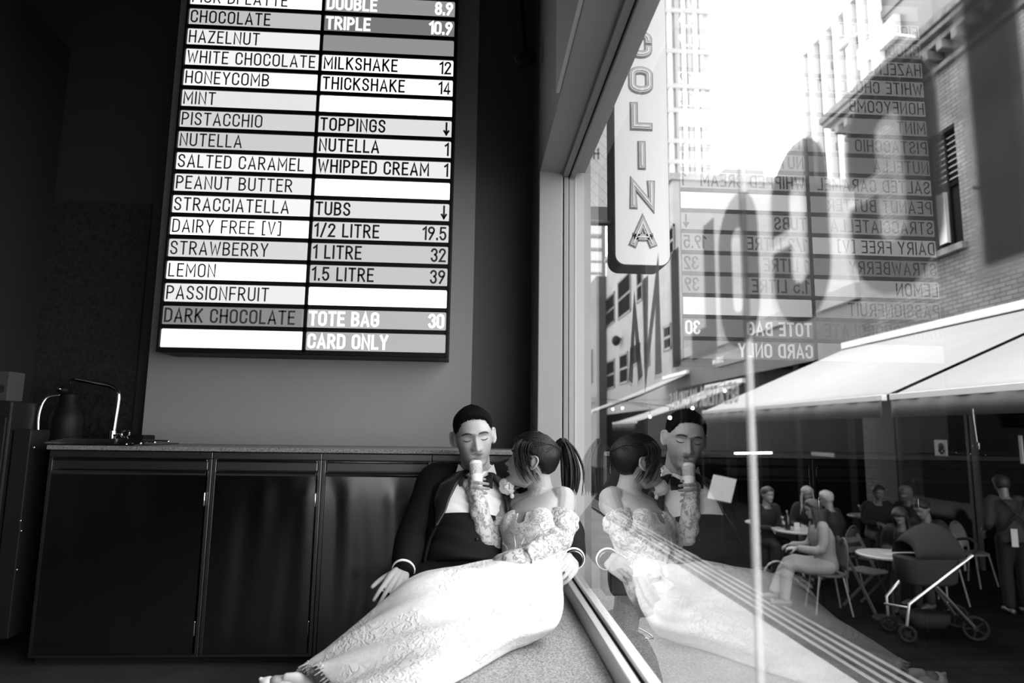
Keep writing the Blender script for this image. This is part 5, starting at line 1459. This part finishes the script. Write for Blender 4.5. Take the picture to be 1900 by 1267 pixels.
# ================================================================== people and furniture in the lane
def figure(name, lb, hip, face, seat=.46, lean=.08, hyaw=0, hpitch=10, hroll=0, top=.05, bottom=.006, skin=None, hair=.02, style='short', arms=None, legs=None, female=False, stand=False, vox=.012, k=1.0, group=None, hair_rough=.6, sleeve=1.0):
    """hip: point on the ground below the pelvis; face: heading in degrees (0 looks at -Y, +90 looks at +X)"""
    R = Matrix.Rotation(math.radians(face), 3, 'Z'); L = lambda x, y, z: V(hip) + R @ V((x, -y, z)) * k       # x to the figure's own left, y forward
    root = empty(name, tuple(hip), lb, 'person', group); skin = skin or SKIN_D
    pz = .92 if stand else seat + .09
    pel_ = L(0, 0, pz); ch = L(0, lean * .7, pz + .32); nk = L(0, lean * 1.4, pz + .50)
    hd = Head(L(0, lean * 1.4 + .035, pz + .555), R @ headframe(math.radians(hyaw), math.radians(hpitch), math.radians(hroll)), k * (.95 if female else 1.0), female, res=.55)
    sw = .155 if female else .18
    sh = {q: L(q * sw, lean * 1.35, pz + .455) for q in (-1, 1)}
    arms = arms or {1: ((.22, .12, .21), (.12, .38, .20)), -1: ((-.22, .12, .21), (-.12, .38, .20))}
    el = {q: L(arms[q][0][0], arms[q][0][1], pz + arms[q][0][2]) for q in arms}; wr = {q: L(arms[q][1][0], arms[q][1][1], pz + arms[q][1][2]) for q in arms}
    hp = {q: L(q * .09, .02, pz - .01) for q in (-1, 1)}
    if stand: kn = {q: L(q * .10, .03, .49) for q in (-1, 1)}; an = {q: L(q * .10, 0, .09) for q in (-1, 1)}
    else:
        legs = legs or {1: ((.11, .43, .50), (.12, .42, .09)), -1: ((-.11, .43, .50), (-.12, .42, .09))}
        kn = {q: L(*legs[q][0]) for q in legs}; an = {q: L(*legs[q][1]) for q in legs}
    fw = R @ V((0, -1, 0)); sd = R @ V((1, 0, 0))
    wd = .15 if female else .17
    tab = [(pel_ + V((0, 0, -.06)), .15, .11), (pel_, .155, .11), (lerp(pel_, ch, .4), wd - .03, .10), (ch, wd, .115), (lerp(ch, nk, .5), wd - .005, .095), (lerp(ch, nk, .85), .09, .065), (nk, .055, .055)]
    tab = [(c, w * k, d * k) for c, w, d in tab]; ax = nk - pel_
    b = MB(); b.loft([torso_ring(c, ax, sd, w, d, 24) for c, w, d in tab]); hd.add(b)
    b.tube([nk + V((0, 0, -.03)), hd.pt(0, -.025, .06)], .055 * k, 14)
    for q in (-1, 1):
        b.tube([sh[q], el[q], lerp(el[q], wr[q], .4), wr[q]], [.05 * k, .04 * k, .037 * k, .027 * k], 12, smooth=3)
        d_ = (wr[q] - el[q]).normalized(); hand(b, wr[q], d_, V((0, 0, 1)) + R @ V((q * .5, 0, 0)), q * -1, .95 * k, ((25, 35, 20),) * 4, r=.0095)
        b.tube([hp[q], kn[q], lerp(kn[q], an[q], .35), an[q]], [.085 * k, .048 * k, .045 * k, .034 * k], 12, smooth=3)
    remesh(b, 'body', skin, vox * .75, root, 2)
    t = MB(); t.loft([torso_ring(c, ax, sd, w + .02, d + .022, 24) for c, w, d in tab[:6]])
    for q in (-1, 1):
        e_ = lerp(el[q], wr[q], .85) if sleeve >= 1 else lerp(sh[q], el[q], .75)
        t.tube([lerp(nk, sh[q], .6), sh[q], el[q], e_] if sleeve >= 1 else [lerp(nk, sh[q], .6), sh[q], e_], [.055 * k, .068 * k, .057 * k, .045 * k] if sleeve >= 1 else [.055 * k, .068 * k, .064 * k], 14, smooth=3)
    mt_ = mat('cloth_top', top, .8, spec=.2, bump=.2, bscale=60); topo = remesh(t, 'shirt' if sleeve < 1 else 'jacket', mt_, vox, root, 5)
    t = MB(); t.loft([torso_ring(c, ax, sd, w + .012, d + .014, 24) for c, w, d in tab[:3]])
    for q in (-1, 1):
        t.tube([hp[q], lerp(hp[q], kn[q], .5), kn[q], an[q] + V((0, 0, .02))], [.105 * k, .092 * k, .080 * k, .062 * k], 14, smooth=3)
    remesh(t, 'trousers', mat('cloth_trousers', bottom, .8, spec=.2), vox, root, 5)
    for q in (-1, 1):
        f0 = an[q]; MB().tube([f0 + fw * -.05 + V((0, 0, -.05)), f0 + fw * .06 + V((0, 0, -.05)), f0 + fw * .16 + V((0, 0, -.06))], [.036 * k, .038 * k, .024 * k], 12, smooth=3).build('shoe', mat('shoe_leather', .03, .5), root, smooth=True)
    hm_ = hair_mat('hair_fibres', hair, hair_rough, (120, 120, 30))
    def kp(th, z):
        a = abs(th); return z - (.178 if a < .6 else (.178 - (a - .6) * .06 if a < 1.4 else max(.05, .13 - (a - 1.4) * .12)))
    th_ = .016 if style in ('short', 'cap') else .022
    if style != 'bald': hd.cap(kp, lambda th, z: .003 + th_ * max(0, min(1, kp(th, z) / .03)), 60, 80).build('hair', hm_, root, smooth=True)
    if style == 'long':
        lh2 = MB(); rng = random.Random(len(lb))
        for q in range(70):
            a = rng.uniform(1.15, 2 * PI - 1.15); r0 = .088; zt = .165 + .03 * math.cos(a * .5)
            p = [hd.pt(math.sin(a) * .074, math.cos(a) * .09 - .0, zt), hd.pt(math.sin(a) * .088, math.cos(a) * .10 - .008, .09), hd.pt(math.sin(a) * .095, math.cos(a) * .10 - .012, .0)]
            tail = p[-1] + V((rng.gauss(0, .012), rng.gauss(0, .012), -.12 - .10 * rng.random())); lh2.tube(p + [tail], [.012, .013, .012, .003], 6, smooth=3)
        lh2.build('long_hair', hm_, root, smooth=True)
    if style == 'bun': MB().ball(hd.pt(0, -.105, .185), .045 * k, 14, 10).build('hair_bun', hm_, root, smooth=True)
    return root, hd, L, topo

# ---------------------------------------------------------------- man with the cap right outside the glass
hipc = V((.618, 2.64, ZG))
HZ, HT = -.90, -1.37
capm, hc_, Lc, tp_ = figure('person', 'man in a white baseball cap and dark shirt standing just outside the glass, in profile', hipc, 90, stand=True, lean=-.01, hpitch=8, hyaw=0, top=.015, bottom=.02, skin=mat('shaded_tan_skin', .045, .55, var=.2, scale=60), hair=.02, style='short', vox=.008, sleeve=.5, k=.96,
    arms={1: ((.22, -.02, .18), (.20, .10, -.02)), -1: ((-.22, -.02, .18), (-.20, .10, -.02))})
M_cap = mat('white_cap_cloth', .20, .8, bump=.3, scale=14, bscale=25)
cpm = hc_.cap(lambda th, z: z - (.158 + .012 * math.cos(th)) , lambda th, z: .016 + .012 * max(0, min(1, (z - .15) / .06)) + .002 * math.sin(th * 6), 60, 80).build('cap', M_cap, capm, smooth=True)
vs = MB(); rows = []
for j in range(8):
    v = j / 7; row = []
    for i in range(17):
        a = (i / 16 * 2 - 1) * 1.15; r = 1 + .0 * v
        x, f = .088 * math.sin(a), .098 * math.cos(a)
        row.append(hc_.pt(x * (1 - .10 * v), f + .058 * v * (.35 + .65 * math.cos(a * .95)), .166 - .012 * v - .020 * (math.sin(a) ** 2) * (1 + v) - .010 * v * v))
    rows.append(row)
vs.loft(rows, cap=False, closed=False); vs.build('cap_visor', M_cap, capm, smooth=True, solid=.004)
em = MB(); ec = hc_.pt(-.045, .095, .195); en = (hc_.R @ V((-.55, -.75, .35))).normalized()
u_ = en.cross(V((0, 0, 1))).normalized(); w_ = u_.cross(en)
em.tube([ec + u_ * .020 * math.cos(a) + w_ * .020 * math.sin(a) + en * .006 for a in [2 * PI * k / 20 for k in range(21)]], .003, 6, caps=False)
em.tube([ec + u_ * -.010 + w_ * -.010 + en * .007, ec + w_ * .012 + en * .008, ec + u_ * .010 + w_ * -.010 + en * .007], .003, 6)
em.build('cap_emblem', mat('white_embroidery', .6, .6), cpm, smooth=True)
nkl = MB(); nkl.tube([Lc(.075 * math.cos(a), .02 + .085 * math.sin(a), .92 + .50 - .03 * max(0, math.sin(a))) for a in [2 * PI * k / 24 for k in range(25)]], .0028, 6, caps=False); nkl.build('necklace', M_steel_bright, capm, smooth=True)

# ---------------------------------------------------------------- cafe furniture
M_tabtop = mat('pale_table_top', .20, .35); M_iron = mat('dark_iron', .02, .45, metal=.5); M_rat = mat('dark_rattan', .022, .7, bump=.6, scale=8, bscale=90); M_ratp = mat('pale_rattan', .10, .6, bump=.6, scale=8, bscale=90)
def table(px, py, r, lb):
    c = PZ(px, py, HT); t = empty('cafe_table', (c.x, c.y, ZG), lb, 'table', 'round cafe tables in the lane')
    MB().lathe((c.x, c.y, ZG + .72), [(r - .01, 0), (r, .006), (r, .024), (r - .008, .03)], 32).build('table_top', M_tabtop, t)
    MB().lathe((c.x, c.y, ZG + .02), [(.03, 0), (.025, .05), (.022, .66), (.05, .70)], 14).build('column', M_iron, t, smooth=True)
    MB().lathe((c.x, c.y, ZG), [(.22, 0), (.22, .012), (.05, .03)], 20).build('base', M_iron, t)
    return V((c.x, c.y, ZG + .75))
T1 = table(1424, 968, .34, 'round cafe table left of the glass joint in front of the blonde woman')
T1b = table(1478, 982, .34, 'round cafe table with a bottle beside the woman in the light suit')
T2 = table(1614, 956, .36, 'round cafe table farther back with crumpled napkins on it')
T3 = table(1650, 1027, .36, 'round cafe table nearest the pram')
def chair(pos, face, lb, m=None):
    R = Matrix.Rotation(math.radians(face), 3, 'Z'); L = lambda x, y, z: V(pos) + R @ V((x, -y, z))
    t = empty('bistro_chair', tuple(pos), lb, 'chair', 'rattan bistro chairs in the lane'); m = m or M_rat
    MB().lathe(L(0, 0, .43), [(.20, 0), (.215, .008), (.215, .022), (.20, .03)], 28).build('seat', m, t)
    fr = []
    for i in range(19):
        a = PI * i / 18; fr.append(L(.20 * math.cos(a), -.17 - .05 * math.sin(a), .45 + .42 * math.sin(a) ** .7))
    bk = MB().tube(fr, .013, 8).build('back_frame', m, t, smooth=True)
    pn = MB(); rows = []
    for j in range(9):
        v = j / 8; z = .50 + .34 * v; w = .19 * math.sqrt(max(.05, 1 - (max(0, v - .25) / .8) ** 2)); rows.append([L(w * (i / 8 * 2 - 1), -.18 - .055 * (1 - (i / 8 * 2 - 1) ** 2) * .6 - .02 * v, z) for i in range(9)])
    pn.loft(rows, cap=False, closed=False); pn.build('woven_back', m, bk, smooth=True, solid=.008)
    for sx in (-1, 1):
        for sy in (-1, 1): MB().tube([L(sx * .15, sy * .14, .43), L(sx * .20, sy * .21, .0)], .011, 8).build('leg', M_ratp, t, smooth=True)
    return t
def ground_under(px, py, zr): p = PZ(px, py, zr); return V((p.x, p.y, ZG))
# people at the tables: the head pixel and a seated head height put each on the ground
def seated(px, py, zr, *a, **kw):
    return figure('person', a[0], ground_under(px, py, zr), a[1], **kw)
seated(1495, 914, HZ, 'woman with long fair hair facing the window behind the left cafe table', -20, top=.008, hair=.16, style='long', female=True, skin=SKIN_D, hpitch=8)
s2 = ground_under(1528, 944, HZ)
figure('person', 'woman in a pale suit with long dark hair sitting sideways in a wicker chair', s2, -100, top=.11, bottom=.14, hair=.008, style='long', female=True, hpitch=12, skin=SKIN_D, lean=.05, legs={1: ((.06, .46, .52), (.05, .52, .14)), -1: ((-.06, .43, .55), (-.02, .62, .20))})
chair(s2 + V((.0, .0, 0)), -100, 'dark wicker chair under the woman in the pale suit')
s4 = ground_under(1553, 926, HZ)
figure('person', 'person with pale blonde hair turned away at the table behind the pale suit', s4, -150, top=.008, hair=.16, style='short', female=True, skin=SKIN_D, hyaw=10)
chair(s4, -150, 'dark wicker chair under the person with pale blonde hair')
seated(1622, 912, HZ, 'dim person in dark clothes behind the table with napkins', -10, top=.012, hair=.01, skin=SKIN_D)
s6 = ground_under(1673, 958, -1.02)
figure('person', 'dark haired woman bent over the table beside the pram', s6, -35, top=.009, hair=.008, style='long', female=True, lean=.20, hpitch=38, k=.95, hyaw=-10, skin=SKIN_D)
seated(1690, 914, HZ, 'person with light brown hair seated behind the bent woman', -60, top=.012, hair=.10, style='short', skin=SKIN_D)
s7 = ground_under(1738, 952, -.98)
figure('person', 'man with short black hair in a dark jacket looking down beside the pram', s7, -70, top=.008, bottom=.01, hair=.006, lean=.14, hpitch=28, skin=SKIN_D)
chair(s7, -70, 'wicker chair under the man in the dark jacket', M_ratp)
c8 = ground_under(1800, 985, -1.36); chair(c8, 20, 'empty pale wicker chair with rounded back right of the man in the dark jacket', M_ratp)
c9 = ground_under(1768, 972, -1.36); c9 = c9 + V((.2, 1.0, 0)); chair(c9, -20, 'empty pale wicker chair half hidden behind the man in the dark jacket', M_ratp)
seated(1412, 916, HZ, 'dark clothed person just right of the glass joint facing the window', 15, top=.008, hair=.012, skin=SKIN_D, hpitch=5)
# waiter with crossed straps
wp_ = PZ(1872, 914, -.67); wp_ = V((wp_.x, wp_.y, ZG))
wt0, hdw, Lw, tw0 = figure('person', 'standing waiter seen from behind with crossed apron straps at the right edge', wp_, 165, stand=True, top=.02, bottom=.004, hair=.008, skin=SKIN_D, k=.97, hpitch=15, arms={1: ((.25, .03, .18), (.20, .26, .10)), -1: ((-.25, .03, .18), (-.20, .26, .10))})
for sg in (-1, 1): MB().tube([Lw(sg * .13, -.06, 1.40), Lw(sg * .06, -.145, 1.30), Lw(-sg * .06, -.15, 1.17), Lw(-sg * .15, -.11, 1.03)], .016, 8, smooth=4, flat=(V((0, 1, 0)), .4)).build('apron_strap', M_black, wt0, smooth=True)
MB().hexa([Lw(x, y, z) for z in (.84, 1.06) for x, y in ((.02, -.165), (.09, -.155), (.09, -.15), (.02, -.16))]).build('folded_paper', mat('white_paper_slip', .30, .7), wt0)
# things on the tables
M_gl = glass_mat('drinking_glass', 1.45, .9)
for T_, dx, dy, lb in ((T1, -.08, -.12, 'stemmed glass on the left cafe table'), (T1b, -.18, .05, 'small glass on the cafe table by the pale suit'), (T2, -.15, .02, 'clear glass on the far table beside the napkins')):
    o = empty('drinking_glass', (T_.x + dx, T_.y + dy, T_.z), lb, 'glass', 'glasses on the cafe tables')
    MB().lathe((T_.x + dx, T_.y + dy, T_.z), [(.032, 0), (.03, .004), (.005, .01), (.005, .07), (.03, .10), (.036, .14), (.033, .18)], 18).build('bowl', M_gl, o, smooth=True)
bo_ = T1b + V((-.16, -.06, 0)); o = empty('bottle', tuple(bo_), 'dark bottle on the cafe table by the pale suit', 'bottle')
MB().lathe(bo_, [(.036, 0), (.038, .01), (.038, .17), (.015, .22), (.014, .28)], 18).build('body', mat('dark_bottle_glass', .006, .15), o, smooth=True)
cd = T1b + V((-.05, -.12, 0)); tag(MB().hexa([cd + V((-.04, 0, 0)), cd + V((.04, 0, 0)), cd + V((.04, .012, 0)), cd + V((-.04, .012, 0)), cd + V((-.04, .004, .11)), cd + V((.04, .004, .11)), cd + V((.04, .012, .11)), cd + V((-.04, .012, .11))]).build('table_card', mat('white_card', .32, .6)), 'white card standing on the cafe table by the pale suit', 'card')
rng = random.Random(4)
for k in range(3):
    nc = T2 + V((-.05 + .11 * k, -.12 + .05 * k, 0)); nb_ = MB(); pts = ering(nc + V((0, 0, .002)), V((.06, 0, 0)), V((0, .05, 0)), 14)
    r1 = [p + V((rng.gauss(0, .01), rng.gauss(0, .01), .03 + .02 * rng.random())) for p in ering(nc, V((.045, 0, 0)), V((0, .04, 0)), 14)]; r2 = [p + V((0, 0, .045 + .02 * rng.random())) for p in ering(nc, V((.015, 0, 0)), V((0, .012, 0)), 14)]
    nb_.loft([pts, r1, r2]); tag(nb_.build('napkin', mat('white_napkin', .35, .8), smooth=True), 'crumpled white napkin lying on the far cafe table', 'napkin', 'napkins on the far table')
mc = T3 + V((.02, -.06, 0)); tag(MB().box(mc.x - .15, mc.x + .12, mc.y - .1, mc.y + .1, mc.z, mc.z + .006).build('menu_card', mat('grey_menu_card', .20, .6)), 'pale menu lying on the table next to the pram', 'menu')
# folding slatted chair
fc0 = ground_under(1608, 1058, -1.67); fc = empty('folding_chair', tuple(fc0), 'empty dark folding chair with a slatted seat between the pale suit and the pram', 'chair')
R = Matrix.Rotation(math.radians(25), 3, 'Z'); L = lambda x, y, z: fc0 + R @ V((x, y, z))
M_slat = mat('dark_wood_slat', .04, .6, var=.3, scale=10)
for k in range(6): MB().hexa([L(-.20, -.2 + .068 * k, .44), L(.20, -.2 + .068 * k, .44), L(.20, -.145 + .068 * k, .44), L(-.20, -.145 + .068 * k, .44), L(-.20, -.2 + .068 * k, .455), L(.20, -.2 + .068 * k, .455), L(.20, -.145 + .068 * k, .455), L(-.20, -.145 + .068 * k, .455)]).build('seat_slat', M_slat, fc)
for sx in (-1, 1):
    MB().bar(L(sx * .205, -.22, 0), L(sx * .205, .24, .85), .025, .03).build('leg', M_slat, fc); MB().bar(L(sx * .18, .22, 0), L(sx * .18, -.2, .45), .025, .03).build('leg', M_slat, fc)
for z in (.68, .79): MB().bar(L(-.20, .15 + (z - .68) * .5, z), L(.20, .15 + (z - .68) * .5, z), .012, .06).build('back_slat', M_slat, fc)

# ---------------------------------------------------------------- pram
w1, w2 = PZ(1650, 1172, -2.12), PZ(1685, 1193, -2.12); Yp = (w1.y + w2.y) / 2
pr = empty('pram', (w2.x + .3, Yp, ZG), 'dark pram with a grey bassinet and a bright metal handle bar in the lane', 'pram')
def wheel(c, r, nm='wheel', ax=(.5, 1, 0)):
    c = V((c.x, c.y, ZG + r)); ax = V(ax).normalized(); u = ax.orthogonal().normalized(); w = ax.cross(u)
    wo = MB().tube([c + (u * math.cos(a) + w * math.sin(a)) * (r - .018) for a in [2 * PI * k / 28 for k in range(29)]], .018, 10, caps=False).build('wheel', M_rubber, pr, smooth=True)
    sp = MB()
    for k in range(5): a = 2 * PI * k / 5; sp.bar(c, c + (u * math.cos(a) + w * math.sin(a)) * (r - .02), .012)
    sp.lathe(c - ax * .02, [(.03, 0), (.03, .04)], 14, axis=ax); sp.build('spokes', mat('dark_spokes', .008, .7, spec=.05), wo)
    return c
c1, c2 = wheel(w1, .09), wheel(w2, .09)
c3, c4 = wheel(PZ(1812, 1190, -2.12), .13), wheel(PZ(1775, 1165, -2.12), .13)
M_pf = mat('pram_alloy', .40, .3, metal=.9); M_pc = mat('grey_pram_cloth', .014, .85, spec=.1); M_pd = mat('dark_pram_cloth', .006, .85, spec=.1)
ya, yb = c2.y, c1.y
MB().tube([c2 + V((0, 0, .08)), PY(1687, 1121, ya), PY(1805, 1030, ya)], .016, 10).build('side_tube', M_pf, pr, smooth=True)
MB().tube([c1 + V((0, 0, .08)), PY(1645, 1106, yb), PY(1671, 1076, yb), PY(1770, 1005, yb)], .016, 10).build('side_tube', M_pf, pr, smooth=True)
MB().tube([PY(1642, 1120, yb), PY(1687, 1128, ya)], .013, 10).build('cross_bar', M_pf, pr, smooth=True)
for a_, b_2, yy in ((PY(1739, 1090, ya), c3, ya), (PY(1715, 1065, yb), c4, yb)): MB().tube([a_, b_2], .018, 10).build('rear_leg', mat('pram_dark_leg', .03, .4), pr, smooth=True)
MB().tube([c3, c4], .012, 8).build('axle', M_pd, pr)
MB().tube([PY(1805, 1030, ya), PY(1812, 1012, ya), PY(1800, 1000, (ya + yb) / 2), PY(1778, 1000, yb), PY(1770, 1005, yb)], .016, 10, smooth=4).build('handle', M_pd, pr, smooth=True)
ym = (ya + yb) / 2; bs = []
for px, py, w, hz in ((1665, 1035, .10, .02), (1664, 1055, .15, .07), (1690, 1062, .19, .09), (1730, 1060, .20, .10), (1762, 1045, .17, .08), (1772, 1030, .10, .02)):
    c = PY(px, py, ym); bs.append(ering(c, V((.10, w * .9, 0)) * 1.0, V((0, 0, hz)), 20, .6))
bx = MB(); lo, hi = PY(1668, 1082, ym), PY(1768, 1032, ym); cxm = (lo.x + hi.x) / 2; hl_ = (hi.x - lo.x) / 2
bx.loft([ering(V((cxm, ym, z)), V((hl_ * s_, 0, 0)), V((0, .19 * s_, 0)), 28, .6) for z, s_ in ((lo.z, .80), (lo.z + .03, .92), (hi.z - .02, 1.0), (hi.z, 1.0))]); bx.build('bassinet', M_pc, pr, smooth=True)
hdm = MB(); top_ = PY(1725, 972, ym).z - hi.z; rows = []
for j in range(11):
    v = j / 10 * PI * .78; row = []
    for i in range(17):
        u = i / 16 * PI; row.append(V((cxm + hl_ * 1.0 * math.cos(v) * (1 if True else 1), ym - .20 * math.cos(u), hi.z + .01 + top_ * math.sin(u) ** .8 * math.sin(v + .25))))
    rows.append(row)
hdm.loft(rows, cap=False, closed=False); hdm.build('hood', M_pc, pr, smooth=True, solid=.006)
MB().loft([ering(V((cxm - .05, ym, c2.z + z)), V((.24 * s_, 0, 0)), V((0, .16 * s_, 0)), 20, .6) for z, s_ in ((.03, .8), (.08, .95), (.16, 1.0))]).build('basket', M_pd, pr, smooth=True)

# ---------------------------------------------------------------- menu stand
ym_ = 10.5; cs_ = [PY(1324, 880, ym_ + .16), PY(1367, 889, ym_ + .12), PY(1356.5, 933, ym_ - .16), PY(1312, 924, ym_ - .12)]
ms = empty('menu_stand', ((cs_[2].x + cs_[3].x) / 2, ym_ + .1, ZG), 'tilted pale menu board on a thin post in the lane beside the reflected cone', 'menu stand')
nrm = (cs_[1] - cs_[0]).cross(cs_[3] - cs_[0]).normalized()
if nrm.y > 0: nrm = -nrm
MB().prism(cs_, -nrm * .02).build('board', mat('pale_menu_board', .16, .5), ms, bevel=.003)
cm_ = sum(cs_, V((0, 0, 0))) / 4
MB().tube([cm_ + V((0, .03, 0)), V((cm_.x + .02, ym_ + .1, ZG + .02))], .015, 8).build('post', M_iron, ms, smooth=True)
MB().lathe((cm_.x + .02, ym_ + .1, ZG), [(.16, 0), (.16, .015), (.03, .03)], 20).build('base', M_iron, ms)
